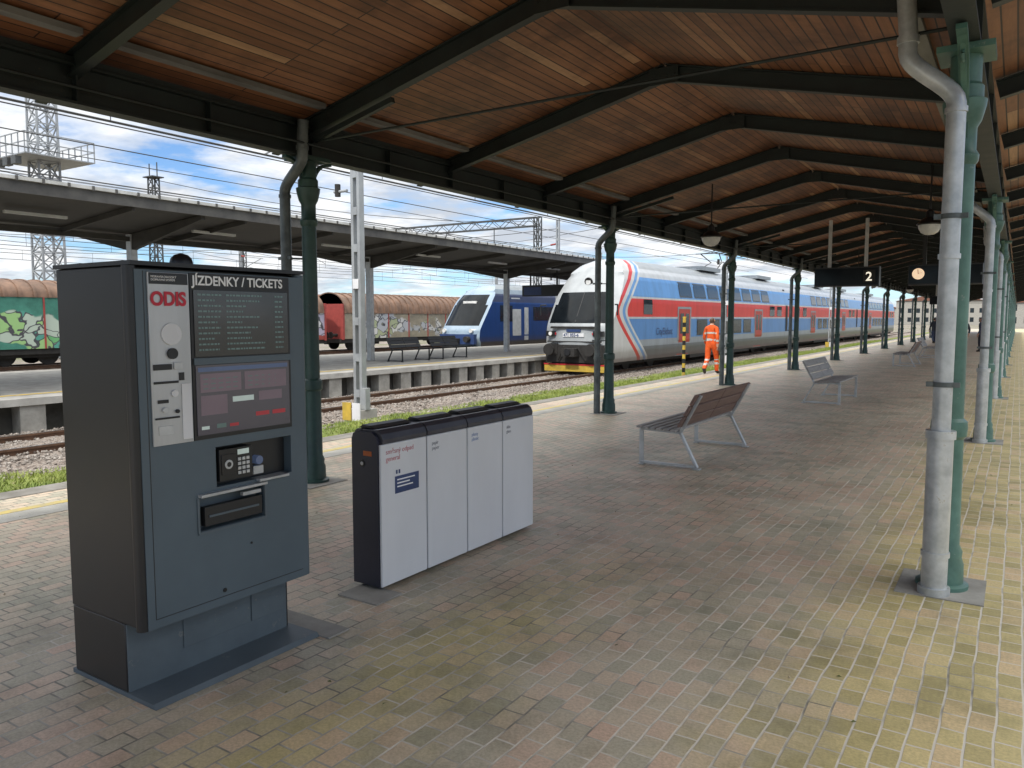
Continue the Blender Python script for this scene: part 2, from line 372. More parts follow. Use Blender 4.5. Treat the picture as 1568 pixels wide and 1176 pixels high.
XL,XR,XC=-6.06,-.33,-3.2
ZE,ZR=3.68,4.34     # board underside at columns, at ridge
SP=6.92; Y0C=5.5; YA,YB=-3.4,Y0C+15*SP+1
sl=(ZR-ZE)/(XC-XL)
xo=XL-.55; zo=ZE-.55*sl
xr2=.95; zr2=ZE+.30
b=MB()
prof=[(xo,zo),(XC,ZR),(XR,ZE),(xr2,zr2)]
for (xa,za),(xb,zb) in zip(prof[:-1],prof[1:]):
    t=.05
    b.add([(xa,YA,za),(xb,YA,zb),(xb,YB,zb),(xa,YB,za)],[(0,3,2,1)],m_wood)
    b.add([(xa,YA,za+t),(xb,YA,zb+t),(xb,YB,zb+t),(xa,YB,za+t)],[(0,1,2,3)],m_roofmetal)
b.obj('roof_boards',can,smooth=False)
b=MB()
dk=m_dkgreen
y=Y0C-3*SP/3
k=0
while y<YB-.2:
    main=(k%3==0)
    h=.17; o=.095
    b.ibeam((xo+.05,y,zo+.05*sl-o),(XC,y,ZR-o),.085,h,.014,dk)
    b.ibeam((XC,y,ZR-o-.001),(XR,y,ZE-o),.085,h,.014,dk)
    b.ibeam((XR+.1,y,ZE+.02-o),(xr2-.05,y,zr2-o-.01),.085,h*.9,.014,dk)
    b.box(XC-.16,XC+.16,y-.052,y-.043,ZR-.22,ZR-.05,dk)
    for bx in (-.12,-.04,.04,.12): b.cyl((XC+bx,y-.06,ZR-.13),(XC+bx,y-.052,ZR-.13),.012,dk,8)
    if main:
        b.cyl((XL,y,3.45),(XR,y,3.45),.012,dk,8)
        b.beam((XL+.1,y,3.46),(XL+1.15,y,3.70),.05,.05,dk)
    y+=SP/3;k+=1
b.obj('rafters',can,smooth=False)
b=MB()
for X in (XL,XR):
    b.ibeam((X,YA,3.45),(X,YB,3.45),.15,.30,.02,dk)
    b.beam((X,YA,3.63),(X,YB,3.63),.1,.04,dk)
y=Y0C-3*SP/3
while y<YB:
    for X in (XL,XR):
        for s in (-1,1):
            if s<0: b.box(X-.072,X-.012,y-.006,y+.006,3.32,3.58,dk)
            else: b.box(X+.012,X+.072,y-.006,y+.006,3.32,3.58,dk)
    y+=SP/6
b.obj('longitudinal_beams',can,smooth=False)
b=MB(); y=Y0C-3*SP/3
while y<YB-2.4:
    for X,s in ((XL,1),(XR,-1)):
        b.beam((X+s*.36,y+.12,ZE+.36*sl-.035),(X+s*.36,y+SP/3-.12,ZE+.36*sl-.035),.10,.045,m_greystrip)
    y+=SP/3
b.obj('timber_gutter_boards',can,smooth=False)
b=MB(); b.box(xo-.03,xo,YA,YB,zo-.05,zo+.09,dk); b.box(xr2,xr2+.03,YA,YB,zr2-.1,zr2+.09,dk)
b.tube([(XL+.16,YA,3.40),(XL+.16,YB,3.40)],.012,dk,6)
b.obj('edge_fascia',can,smooth=False)

def column(name,mat,pipemat,poff,swoosh,shiny):
    b=MB()
    b.lathe([(.15,0),(.15,.03),(.12,.04),(.118,.16),(.105,.2),(.108,.24),(.09,.28),(.084,.95),(.10,.97),(.104,1.02),(.10,1.06),(.078,1.08),(.072,2.62),(.086,2.64),(.09,2.68),(.073,2.71),(.073,2.84),(.095,2.88),(.115,2.96),(.12,3.0),(.10,3.01),(.10,3.08),(.085,3.1),(.085,3.26)],mat,24)
    b.box(-.15,.15,-.17,.17,3.262,3.298,mat)
    rr=.50 if shiny else .24
    for dx,dy in [(0,1),(0,-1)]:
        pts=[]
        for i in range(9):
            a=i/8*math.pi/2
            pts.append((dx*(.06+rr*(1-math.cos(a))),dy*(.06+rr*(1-math.cos(a))),3.275-rr+rr*math.sin(a)))
        for p,q in zip(pts[:-1],pts[1:]):
            b.beam(p,q,.055,.028,mat)
        if shiny:
            b.beam((dx*.1,dy*.1,3.0),(dx*.40,dy*.40,3.25),.03,.022,mat)
            for cc,rc in ((.20,.06),(.33,.035)):
                c=Vector((dx*cc,dy*cc,3.185))
                ring=[c+Vector((dx*rc*math.cos(t),dy*rc*math.cos(t),rc*math.sin(t))) for t in [i*math.pi/5 for i in range(11)]]
                b.tube(ring,.010,mat,6,False)
    px,py=poff
    r=.053
    b.cyl((px,py,.0),(px,py,.99),.072 if shiny else .058,pipemat,20)
    b.cyl((px,py,.97),(px,py,1.02),.083 if shiny else .066,pipemat,20)
    if shiny: b.cyl((px,py,.24),(px,py,.27),.080,pipemat,20); b.cyl((px,py,0.0),(px,py,.05),.09,pipemat,20)
    top=[(px,py,1.0),(px,py,2.92)]
    s=swoosh
    for t in np.linspace(0,1,11):
        e=t*t*(3-2*t); top.append((px+s*.27*e,py,2.95+.34*t))
    top+=[(px+s*.27,py,3.4),(px+s*.29,py,3.62)]
    b.tube(top,r,pipemat,18)
    for z in (2.05,2.90): b.cyl((px,py,z),(px,py,z+.03),.061,pipemat,18)
    b.cyl((px+s*.27,py,3.34),(px+s*.27,py,3.38),.062,pipemat,18)
    for z in (1.3,2.3):
        b.beam((px,py,z),(0,0,z),.03,.015,pipemat); 
        b.cyl((px,py,z-.015),(px,py,z+.015),.059,m_pipe_dk,18)
        b.beam((px-.09,py-.02,z),(px+.09,py-.02,z),.02,.03,m_pipe_dk)
    b.box(-.24,.24,-.28,.24,.0005,.007,m_concrete)
    return b.obj(name)
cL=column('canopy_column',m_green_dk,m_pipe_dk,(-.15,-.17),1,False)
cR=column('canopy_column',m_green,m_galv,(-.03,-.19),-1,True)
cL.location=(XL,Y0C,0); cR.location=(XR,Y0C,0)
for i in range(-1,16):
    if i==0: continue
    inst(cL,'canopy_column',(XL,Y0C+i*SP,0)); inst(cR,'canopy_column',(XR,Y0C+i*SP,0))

b=MB()
b.lathe([(.005,.0),(.06,.008),(.11,.04),(.14,.09),(.15,.14)],m_lampglass,20)
b.lathe([(.165,.14),(.17,.155),(.12,.21),(.06,.25),(.05,.33),(.02,.36)],m_black,20)
b.cyl((0,0,.36),(0,0,1.0),.012,m_black,8)
lamp=b.obj('pendant_lamp',loc=(-4.24,12.4,2.86))
for Y in (26.2,40,53.9,67.8): inst(lamp,'pendant_lamp',(-4.24,Y,2.86))
for Y in (12.4,26.2,40,53.9,67.8): inst(lamp,'pendant_lamp',(-1.1,Y,2.86))

m_led=M('display_digit',(1,.92,.75),None,.5,emit=.8)
m_amber=M('clock_face_lit',(1,.72,.48),None,.5,emit=.7)
def display(x0,x1,y,txt,clock):
    e=empty('departure_display')
    b=MB(); b.box(x0,x1,y-.12,y+.12,2.42,2.86,m_black); b.box(x0+.02,x1-.02,y-.126,y-.121,2.45,2.83,m_glass_dark)
    for x in (x0+.3,x1-.3): b.box(x-.035,x+.035,y-.03,y+.03,2.861,3.95 if x<-2 else 3.7,m_steel if x<-2 else m_black)
    b.obj('housing',e,smooth=False)
    if txt: 
        b=MB(); b.box(x1-.33,x1-.08,y-.131,y-.127,2.50,2.78,m_dark); b.obj('number_panel',e,smooth=False)
        text('number',txt,(x1-.28,y-.134,2.54),.28,m_led,ROT_MY,e,bold=.004)
    if clock:
        b=MB(); c=(x0+.2,y-.128,2.66)
        b.cyl((c[0],c[1],c[2]),(c[0],c[1]-.02,c[2]),.12,m_amber,24); b.beam((c[0],c[1]-.024,c[2]),(c[0]+.07,c[1]-.024,c[2]+.03),.012,.004,m_black); b.beam((c[0],c[1]-.024,c[2]),(c[0]-.01,c[1]-.024,c[2]+.1),.012,.004,m_black)
        b.obj('clock',e)
display(-4.03,-2.65,19.2,'2',False); display(-2.07,-.66,19.2,None,True); display(-4.0,-2.7,47,'2',False)
b=MB(); b.lathe([(.02,0),(.03,.08),(.06,.14),(.11,.2),(.115,.205)],m_steel,18); b.cyl((0,0,-.1),(0,0,0),.05,m_steel,14); sp_=b.obj('loudspeaker',loc=(XR-.2,24,3.15)); sp_.rotation_euler=(R(75),0,R(-20))
inst(sp_,'loudspeaker',(XL+.25,40,3.15)).rotation_euler=(R(75),0,R(20))

# ------------------------------------------------------------------ ticket machine
tm=empty('ticket_machine')
Y1,Y2=1.84,2.76; XB,XF=-3.71,-3.10
b=MB()
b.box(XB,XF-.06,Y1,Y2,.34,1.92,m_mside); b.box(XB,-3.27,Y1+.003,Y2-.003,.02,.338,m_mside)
b.obj('cabinet',tm,bevel=.006)
b=MB(); b.box(-3.268,-3.262,Y1+.006,Y2-.02,.02,.336,m_slate2); 
b.box(-3.259,-3.256,2.12,2.50,.13,.325,m_slate2); b.box(-3.259,-3.256,2.51,2.73,.13,.325,m_slate2)
b.obj('plinth_panels',tm,smooth=False,bevel=.002)
b=MB(); b.extr([(-3.73,0.001),(-3.05,.001),(-3.07,.022),(-3.73,.022)],Y1-.0,Y2+.02,m_slate2)
b.obj('base_plate',tm,smooth=False)
b=MB(); b.box(-3.5,-2.98,Y2+.02,Y2+.17,.001,.010,m_concrete); b.box(-3.42,-3.1,3.27,3.5,.001,.010,m_concrete); b.obj('footing_pad',smooth=False)
b=MB()
ys=[Y1+.012,2.12,2.215,2.48,2.66,Y2-.012]; zs=[.34,.72,.88,.91,1.10,1.905]
def hole(y,z): return (2.215<y<2.66 and .91<z<1.10) or (2.12<y<2.48 and .72<z<.88)
for i in range(5):
    for j in range(5):
        ym=(ys[i]+ys[i+1])/2; zm=(zs[j]+zs[j+1])/2
        if not hole(ym,zm): b.box(XF-.058,XF,ys[i],ys[i+1],zs[j],zs[j+1],m_slate)
b.obj('door',tm,smooth=False)
b=MB()
b.cyl((XF-.03,Y1+.006,.34),(XF-.03,Y1+.006,1.92),.028,m_mside,16)
b.cyl((XF-.03,Y2-.006,.34),(XF-.03,Y2-.006,1.92),.028,m_slate,16)
b.box(XB-.005,XF+.008,Y1-.01,Y2+.01,1.922,1.94,m_mside)
b.cyl((XF,Y1+.05,.38),(XF,Y1+.05,1.9),.002,m_black,6)
b.cyl((XF,Y1+.05,.38),(XF,Y2-.04,.38),.002,m_black,6)
b.lathe([(.05,0),(.05,.012),(.045,.03),(.03,.045),(.008,.052)],m_black,20,(-3.2,2.14,1.94))
b.obj('trim',tm)
m_scr=M('screen_glass',(.012,.015,.02),(.02,.024,.03),.07,0,2,spec=.8)
m_scr2=M('screen_lit',(.045,.043,.055),(.036,.034,.044),.10,0,2,emit=.45,spec=.8)
m_ui1=M('ui_pink',(.10,.075,.09),None,.2,emit=.6); m_ui2=M('ui_white',(.42,.50,.47),None,.2,emit=.4); m_ui3=M('ui_red',(.30,.03,.04),None,.2,emit=.35)
m_ui4=M('ui_teal',(.07,.11,.105),None,.2,emit=.5); m_ui5=M('ui_blue',(.07,.10,.18),None,.2,emit=.35); m_txt=M('text_white',(.85,.85,.85),(.8,.8,.8),.5); m_txtred=M('text_red',(.65,.02,.05),None,.5)
b=MB()
b.box(XF+.001,XF+.006,2.105,2.665,1.145,1.90,m_black)
b.box(XF+.007,XF+.010,2.12,2.65,1.525,1.825,m_scr)
b.box(XF+.007,XF+.010,2.12,2.65,1.165,1.485,m_scr2)
b.box(XF+.0065,XF+.014,2.112,2.658,1.488,1.518,m_slate)
q=XF+.0105
for i in range(11):
    z=1.805-i*.025
    random.seed(i+20)
    def dash(a,c):
        x=a
        while x<c:
            w_=random.uniform(.008,.022); b.box(q,q+.0006,x,min(x+w_,c),z-.004,z+.004,m_ui4); x+=w_+.005
    dash(2.14,2.14+random.uniform(.08,.13)); dash(2.29,2.29+random.uniform(.08,.22)); dash(2.57,2.62)
b.box(q,q+.0006,2.13,2.64,1.455,1.475,m_ui5)
b.box(q,q+.0006,2.14,2.36,1.36,1.445,m_ui1); b.box(q,q+.0006,2.38,2.63,1.36,1.445,m_ui1)
b.box(q,q+.0006,2.31,2.43,1.305,1.33,m_ui2); b.box(q,q+.0006,2.46,2.60,1.30,1.345,m_ui1); b.box(q,q+.0006,2.14,2.28,1.255,1.345,m_ui1)
b.box(q,q+.0006,2.44,2.52,1.225,1.245,m_ui3); b.box(q,q+.0006,2.54,2.62,1.225,1.245,m_ui3)
b.box(q,q+.0006,2.14,2.18,1.19,1.205,m_ui2); b.box(q,q+.0006,2.22,2.27,1.19,1.21,m_ui4); b.box(q,q+.0006,2.29,2.34,1.19,1.205,m_ui3)
for j in range(3):
    for i in range(5): b.box(q+.0007,q+.001,2.155+i*.04,2.18+i*.04,1.375+j*.022,1.380+j*.022,m_ui4); b.box(q+.0007,q+.001,2.40+i*.04,2.425+i*.035,1.375+j*.022,1.380+j*.022,m_ui4)
b.obj('screens',tm,smooth=False)
b=MB()
m_alu=M('brushed_aluminium',(.52,.53,.54),(.43,.44,.45),.35,.35,10,stretch=(1,1,.1))
b.box(XF+.001,XF+.009,1.905,2.098,1.145,1.895,m_alu); s=XF+.0095
b.box(s,s+.002,1.91,2.093,1.845,1.893,m_mside)
b.cyl((s,2.005,1.63),(s+.006,2.005,1.63),.048,m_white,28)
b.cyl((s,2.005,1.545),(s+.012,2.005,1.545),.024,m_black,20)
b.box(s,s+.006,1.915,2.0,1.475,1.50,m_black); b.box(s,s+.006,1.915,2.03,1.415,1.425,m_black)
b.box(s,s+.008,2.01,2.05,1.475,1.505,m_steel); b.box(s,s+.004,2.035,2.06,1.425,1.46,m_black)
b.box(s,s+.004,2.045,2.092,1.16,1.41,m_white)
b.cyl((s,2.01,1.37),(s+.008,2.01,1.37),.016,m_white,16); b.box(s,s+.004,1.93,1.98,1.33,1.345,m_black)
b.box(s,s+.006,1.915,2.03,1.26,1.268,m_black); b.cyl((s,1.96,1.30),(s+.01,1.96,1.30),.012,m_steel,12)
b.cyl((s,2.02,1.29),(s+.01,2.02,1.29),.009,m_black,12)
b.box(s,s+.003,1.93,2.0,1.19,1.23,m_steel)
b.obj('coin_and_card_strip',tm,bevel=.0015)
b=MB()
b.box(XF-.0595,XF-.055,2.215,2.66,.91,1.10,m_black); b.box(XF-.0595,XF-.055,2.12,2.48,.72,.88,m_slate2)
b.box(XF-.05,XF+.012,2.225,2.41,.935,1.085,m_black)
b.box(XF+.0125,XF+.016,2.235,2.31,.965,1.06,m_mside); b.cyl((XF+.016,2.272,1.012),(XF+.02,2.272,1.012),.022,m_steel,18); b.cyl((XF+.0201,2.272,1.012),(XF+.022,2.272,1.012),.012,m_black,14)
for i in range(3):
    for j in range(4): b.box(XF+.0125,XF+.017,2.325+i*.024,2.342+i*.024,.955+j*.022,.97+j*.022,m_steel)
b.box(XF+.0125,XF+.0145,2.325,2.39,1.05,1.075,m_ui2)
b.box(XF-.04,XF+.03,2.44,2.62,.900,.912,m_steel); b.cyl((XF-.05,2.47,1.0),(XF-.01,2.47,1.0),.022,m_ui5,16)
b.box(XF-.05,XF-.02,2.44,2.5,.93,.97,m_steel)
b.box(XF-.02,XF+.028,2.115,2.485,.880,.893,m_steel)
b.box(XF-.02,XF+.012,2.14,2.46,.74,.83,m_mside); b.box(XF+.001,XF+.008,2.11,2.49,.705,.718,m_slate2)
b.box(XF-.01,XF+.014,2.35,2.455,.845,.862,m_steel); b.box(XF+.013,XF+.016,2.16,2.44,.78,.79,m_slate2)
b.box(XF+.001,XF+.007,2.107,2.118,.715,.88,m_slate2); b.box(XF+.001,XF+.007,2.482,2.492,.715,.88,m_slate2)
b.cyl((XF,2.40,.60),(XF+.004,2.40,.60),.006,m_black,10)
b.cyl((XF,2.24,.41),(XF+.006,2.24,.41),.010,m_black,12)
b.obj('payment_unit',tm,bevel=.002)
text('header','JÍZDENKY / TICKETS',(XF+.0075,2.118,1.848),.060,m_txt,ROT_PX,tm,bold=.0013,sx=.93)
text('brand','ODIS',(XF+.0125,1.913,1.755),.082,m_txtred,ROT_PX,tm,bold=.003,sx=.9)
text('small','MORAVSKOSLEZSKÝ\nDOPRAVNÍ SYSTÉM',(XF+.0125,1.918,1.872),.013,m_txt,ROT_PX,tm)

# ------------------------------------------------------------------ recycling bins
rb=empty('recycling_bins')
b=MB(); b2=MB(); b3=MB()
yb0=3.45; wU=.4475; xf=-3.22; xb=-3.46
side=[(xb,.03),(xf-.02,.03),(xf-.02,.93),(xf-.035,.975),(xf-.07,1.0),(xb+.05,1.0),(xb+.015,.985),(xb,.95)]
b.extr(side,yb0,yb0+.02,m_navy); b.extr(side,yb0+4*wU-.02,yb0+4*wU,m_navy)
b.extr([(xb+.01,.02),(xf-.04,.02),(xf-.04,.9),(xb+.01,.9)],yb0+.021,yb0+4*wU-.021,m_navy)
for i in range(4):
    ya=yb0+i*wU+.006; yz=yb0+(i+1)*wU-.006
    b2.box(xf-.02,xf,ya,yz,.03,.925,m_binwhite)
    a0=ya+ (.016 if i==0 else 0); a1=yz-(.016 if i==3 else 0)
    cap=[(xf-.018,.929),(xf+.002,.929),(xf+.004,.955),(xf-.012,.99),(xf-.045,1.012),(xf-.075,1.012),(xf-.075,.975),(xf-.05,.965)]
    b3.extr(cap,a0,a1,m_bincap)
    capb=[(xb+.03,1.012),(xb+.01,1.0),(xb-.002,.96),(xb-.002,.9),(xb+.02,.9),(xb+.06,.96),(xb+.07,1.012)]
    b3.extr(capb,a0,a1,m_bincap)
    b3.box(xb+.07,xf-.075,a0,a0+.05,.90,1.011,m_bincap); b3.box(xb+.07,xf-.075,a1-.05,a1,.90,1.011,m_bincap)
    b3.extr([(xb+.02,1.014),(xf-.09,1.014),(xf-.13,1.03),(xb+.05,1.035)],ya+.04,yz-.04,m_black)
b.cyl((xb+.09,yb0-.004,.80),(xb+.09,yb0,.80),.022,m_black,20); b.cyl((xb+.09,yb0-.006,.80),(xb+.09,yb0-.004,.80),.012,m_steel,16)
b.obj('casing',rb,smooth=False,bevel=.004); b2.obj('front_panels',rb,smooth=False,bevel=.006); b3.obj('lids',rb,smooth=False,bevel=.003)
m_blue=M('label_blue',(.03,.06,.17),None,.4)
b=MB(); b.box(xf+.001,xf+.002,yb0+.13,yb0+.36,.60,.71,m_blue)
for k in range(3): b.box(xf+.0021,xf+.0026,yb0+.15,yb0+.15+[.17,.12,.15][k],.682-k*.022,.690-k*.022,m_txt)
b.box(xf+.001,xf+.0018,yb0+.14,yb0+.155,.725,.75,m_blue); b.box(xf+.001,xf+.0018,yb0+.165,yb0+.18,.725,.75,m_blue)
m_oran=M('sticker_orange',(.6,.15,.03),None,.5); b.box(xb+.10,xb+.17,yb0-.002,yb0-.001,.85,.88,m_oran)
b.obj('labels',rb,smooth=False)
m_lpink=M('print_pink',(.62,.22,.25),None,.5); m_lgr=M('print_grey',(.25,.26,.3),None,.5); m_lbl=M('print_blue',(.25,.35,.6),None,.5)
text('label','směsný odpad\ngeneral',(xf+.001,yb0+.05,.86),.045,m_lpink,ROT_PX,rb)
text('label_b','papír\npaper',(xf+.001,yb0+wU+.05,.86),.034,m_lgr,ROT_PX,rb)
text('label_c','plasty\nplastic',(xf+.001,yb0+2*wU+.05,.86),.034,m_lbl,ROT_PX,rb)
text('label_d','sklo\nglass',(xf+.001,yb0+3*wU+.05,.86),.034,m_lgr,ROT_PX,rb)

# ------------------------------------------------------------------ benches
m_slat=M('bench_slat_weathered',(.42,.40,.38),(.28,.265,.25),.55,0,5,.1,60,stretch=(6,.5,6))
m_slatr=M('bench_slat_brown',(.24,.155,.125),(.14,.085,.07),.45,0,5,.1,60,stretch=(6,.5,6))
def bench(name,slat,back,frame=m_steel,L=1.03,hs=1.0):
    b=MB(); 
    for y in (-L+.11,L-.11):
        pts=[(-.34,.03),(-.34,.42),(.13,.405),(.33,.03)]
        pts3=[(x,y,z) for x,z in pts]
        for p,q in zip(pts3,pts3[1:]+pts3[:1]): b.beam(p,q,.05,.028,frame)
        for p in pts3: b.cyl((p[0],y-.025,p[2]),(p[0],y+.025,p[2]),.0145,frame,12)
        b.beam((.13,y,.40),(.365,y,.84),.045,.03,frame)
        b.box(-.37,-.30,y-.04,y+.04,.0,.015,frame); b.box(.29,.37,y-.04,y+.04,.0,.015,frame)
    for i in range(6):
        x=-.33+i*.082; z=.452-.004*i
        b.beam((x,-L,z),(x,L,z),.062,.026,slat)
    d=Vector((.255,0,.47)).normalized(); nrm=Vector((-d.z,0,d.x))
    for i in range(3):
        c=Vector((.13,0,.40))+d*(.14+i*.145)+nrm*.03
        for ya_,yb__ in ((-L,-.01),(.01,L)):
            b.beam(c+Vector((0,ya_,0)),c+Vector((0,yb__,0)),.128,.026,back,up=nrm)
    return b.obj(name,bevel=.004)
b1=bench('park_bench',m_slat,m_slatr); b1.location=(-3.27,9.2,0)
b2_=bench('park_bench',m_slat,m_slat); b2_.location=(-3.2,17.0,0); b2_.rotation_euler=(0,0,R(180))
inst(b1,'park_bench',(-3.27,31,0)); inst(b2_,'park_bench',(-3.2,38,0),R(180)); inst(b1,'park_bench',(-3.27,52,0))
b3_=bench('park_bench',m_black,m_black,m_black,.85); b3_.location=(-18.4,21.3,.15); b3_.rotation_euler=(0,0,R(180))
inst(b3_,'park_bench',(-18.4,23.6,.15),R(180))

# ------------------------------------------------------------------ train builder
def train_mat(name,bands,swoosh,dirt=.8,accent=(.56,.030,.022),white=(.50,.50,.50)):
    m,n,l,b=newmat(name); tc=n.new('ShaderNodeTexCoord'); sp=n.new('ShaderNodeSeparateXYZ'); l.new(tc.outputs['Object'],sp.inputs[0])
    z=math_(n,l,'DIVIDE',math_(n,l,'ADD',sp.outputs[2],.5),5.0)
    c=ramp(n,l,z,bands,'CONSTANT')
    y=sp.outputs[1]
    if swoosh:
        dz=math_(n,l,'SUBTRACT',sp.outputs[2],1.95)
        rr=math_(n,l,'SQRT',math_(n,l,'ADD',math_(n,l,'MULTIPLY',dz,dz),.10))
        t=math_(n,l,'SUBTRACT',y,math_(n,l,'MULTIPLY_ADD',rr,swoosh,.75))
        t=math_(n,l,'MULTIPLY_ADD',t,.2,.5)
        arc=ramp(n,l,t,[(0,white),(.41,accent),(.47,white),(.53,(.11,.26,.52)),(.58,white)],'CONSTANT')
        k=math_(n,l,'LESS_THAN',t,.62)
        c=mixc(n,l,k,c,arc)
    v=n.new('ShaderNodeMapping'); v.inputs['Scale'].default_value=(1,1,.25); l.new(tc.outputs['Object'],v.inputs['Vector'])
    d=noise(n,l,v.outputs[0],2.5,5,.7)
    c=mixc(n,l,1.0,c,ramp(n,l,d,[(.3,(dirt,dirt*.98,dirt*.95)),(.6,(1,1,1))]),'MULTIPLY')
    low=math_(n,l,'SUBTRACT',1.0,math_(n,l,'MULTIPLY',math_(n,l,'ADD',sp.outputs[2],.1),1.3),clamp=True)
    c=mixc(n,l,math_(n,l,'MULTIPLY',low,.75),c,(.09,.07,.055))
    l.new(c,b.inputs['Base Color']); b.inputs['Roughness'].default_value=.3; b.inputs['Specular IOR Level'].default_value=.35; return m
def P(z): return (z+.5)/5.0
mt1=train_mat('red_white_blue_livery',[(0,(.11,.125,.15)),(P(.55),(.24,.27,.31)),(P(.82),(.07,.20,.46)),(P(1.66),(.42,.44,.47)),(P(1.74),(.55,.030,.022)),(P(2.46),(.48,.48,.48)),(P(2.54),(.09,.24,.51)),(P(3.34),(.42,.44,.46)),(P(3.7),(.27,.29,.30))],1.35)
mt1f=M('cab_front_grey',(.40,.42,.43),(.32,.34,.35),.3,0,1.5,spec=.35)
mt2=train_mat('blue_livery',[(0,(.03,.045,.08)),(P(.3),(.010,.045,.18)),(P(2.7),(.02,.03,.08)),(P(3.2),(.18,.23,.28)),(P(3.5),(.24,.27,.29))],0)
mt2f=M('cab_front_paleblue',(.30,.38,.46),(.24,.32,.40),.3,0,1.5)
def hwf(prof,z):
    return float(np.interp(z,[p[0] for p in prof],[p[1] for p in prof]))
def train(name,loc,L,prof,yf,body,front,ws,win,carlen):
    e=empty(name,loc)
    zmin=prof[0][0]; zmax=prof[-1][0]
    zs=sorted(set(list(np.linspace(zmin,zmax,44))+[ws[0],ws[1]]+[p[0] for p in prof])); zs=[z for i,z in enumerate(zs) if i==0 or z-zs[i-1]>1e-3]
    js=np.linspace(-1,1,21)
    b=MB(); V=[]
    def curv(u): return .38*abs(u)**3.0
    for i,z in enumerate(zs):
        h=hwf(prof,z); y=float(np.interp(z,[p[0] for p in yf],[p[1] for p in yf]))
        for j,u in enumerate(js): V.append((h*u,y+curv(u)*(1 if z<3.4 else .6),z))
    nj=len(js)
    F={'f':[],'g':[],'b':[]}
    for i in range(len(zs)-1):
        zm=(zs[i]+zs[i+1])/2
        for j in range(nj-1):
            um=abs((js[j]+js[j+1])/2)
            k='g' if (ws[0]<zm<ws[1] and um<ws[2]-(.12*(zm-ws[0])/(ws[1]-ws[0]))) else 'f'
            F[k].append((i*nj+j,i*nj+j+1,(i+1)*nj+j+1,(i+1)*nj+j))
    base=len(V); st=[2.6,6,L]
    for i,z in enumerate(zs):
        h=hwf(prof,z); y=V[i*nj][1]
        for s in (-1,1):
            for k in range(4): V.append((s*h,y if k==0 else max(st[k-1],y+.01*k),z))
    for i in range(len(zs)-1):
        for s in (0,1):
            for k in range(3):
                a=base+(i*8)+s*4+k; c=base+((i+1)*8)+s*4+k
                F['b'].append((a,a+1,c+1,c) if s==1 else (a+1,a,c,c+1))
    b.v=[tuple(v) for v in V]
    for k,mm in (('f',front),('g',m_glass_dark),('b',body)):
        mi=b.mi(mm)
        for f in F[k]: b.f.append(f); b.m.append(mi)
    tail=[(hwf(prof,z),L,z) for z in zs]+[(-hwf(prof,z),L,z) for z in reversed(zs)]
    b.add(tail,[tuple(range(len(tail)))],body)
    b.obj('body',e)
    b=MB()
    def panel(y0,y1,z0,z1,mat,off=.012):
        for s in (-1,1):
            vs=[];fs=[]; zz=np.linspace(z0,z1,4)
            for z in zz:
                x=s*(hwf(prof,z)+off); vs+=[(x,y0,z),(x,y1,z)]
            for i in range(3):
                f=(2*i,2*i+1,2*i+3,2*i+2); fs.append(f if s>0 else f[::-1])
            b.add(vs,fs,mat)
    win(panel,L)
    y=carlen
    while y<L-5:
        panel(y-.25,y+.25,.1,zmax-.6,m_dark,.02); y+=carlen
    b.obj('windows_and_doors',e,smooth=False)
    b=MB()
    b.box(-1.15,1.15,1.0,L-.5,-.12,zmin-.002,m_dark)
    k=0
    while k*carlen<L-5:
        for yb in (k*carlen+4.2,k*carlen+carlen-4.2):
            for dy in (-1.25,1.25):
                for s in (-1,1): b.cyl((s*.70,yb+dy,.06),(s*.83,yb+dy,.06),.45,m_dark,20)
            for s in (-1,1):
                b.box(s*1.0-.09,s*1.0+.09,yb-1.8,yb+1.8,-.02,.22,m_dark); b.box(s*1.12-.06,s*1.12+.06,yb-.3,yb+.3,-.1,.1,m_dark)
        for s in (-1,1): b.box(s*1.1-.2,s*1.1+.2,k*carlen+9,k*carlen+carlen-8,-.15,.1,m_dark)
        k+=1
    b.obj('running_gear',e)
    return e
prof1=[(.0,1.30),(.15,1.38),(.4,1.41),(2.3,1.41),(2.6,1.39),(3.2,1.27),(3.55,1.12),(3.85,.85),(4.05,.52),(4.15,.12)]
yf1=[(.0,.25),(.3,.06),(.8,.0),(1.35,.05),(1.6,.16),(2.6,.85),(3.3,1.45),(3.8,2.0),(4.05,2.6),(4.15,3.4)]
m_doorred=M('door_red',(.42,.035,.025),None,.35); m_doorframe=M('door_frame',(.26,.29,.32),None,.4)
m_glassb=M('window_glass',(.02,.03,.038),(.01,.014,.018),.08,0,1,spec=.4)
m_winframe=M('window_frame',(.05,.055,.06),None,.4)
def win1(panel,L):
    panel(3.3,4.2,1.85,2.45,m_glassb)
    for c in range(3):
        o=c*26.4
        for yd in (7.2,19.2):
            panel(o+yd-.15,o+yd+1.55,-.0,2.2,m_doorframe,.010); panel(o+yd,o+yd+1.4,.05,2.1,m_doorred,.016); 
            panel(o+yd+.15,o+yd+.6,1.0,1.9,m_glassb,.022); panel(o+yd+.8,o+yd+1.25,1.0,1.9,m_glassb,.022)
        y=9.6
        while y<18.2: panel(o+y-.06,o+y+1.41,.89,1.64,m_winframe,.008); panel(o+y,o+y+1.35,.95,1.58,m_glassb,.014); y+=1.85
        y=7.4
        while y<21: panel(o+y-.06,o+y+1.56,2.62,3.31,m_winframe,.008); panel(o+y,o+y+1.5,2.68,3.25,m_glassb,.014); y+=1.9
        for yy in (22.3,24.0): panel(o+yy,o+yy+1.1,1.8,2.4,m_glassb)
        if c>0: panel(o+2.5,o+3.6,1.8,2.4,m_glassb); panel(o+4.6,o+5.7,1.8,2.4,m_glassb)
t1=train('commuter_train',(TX,25.8,0),79,prof1,yf1,mt1,mt1f,(1.50,2.70,.92),win1,26.4)
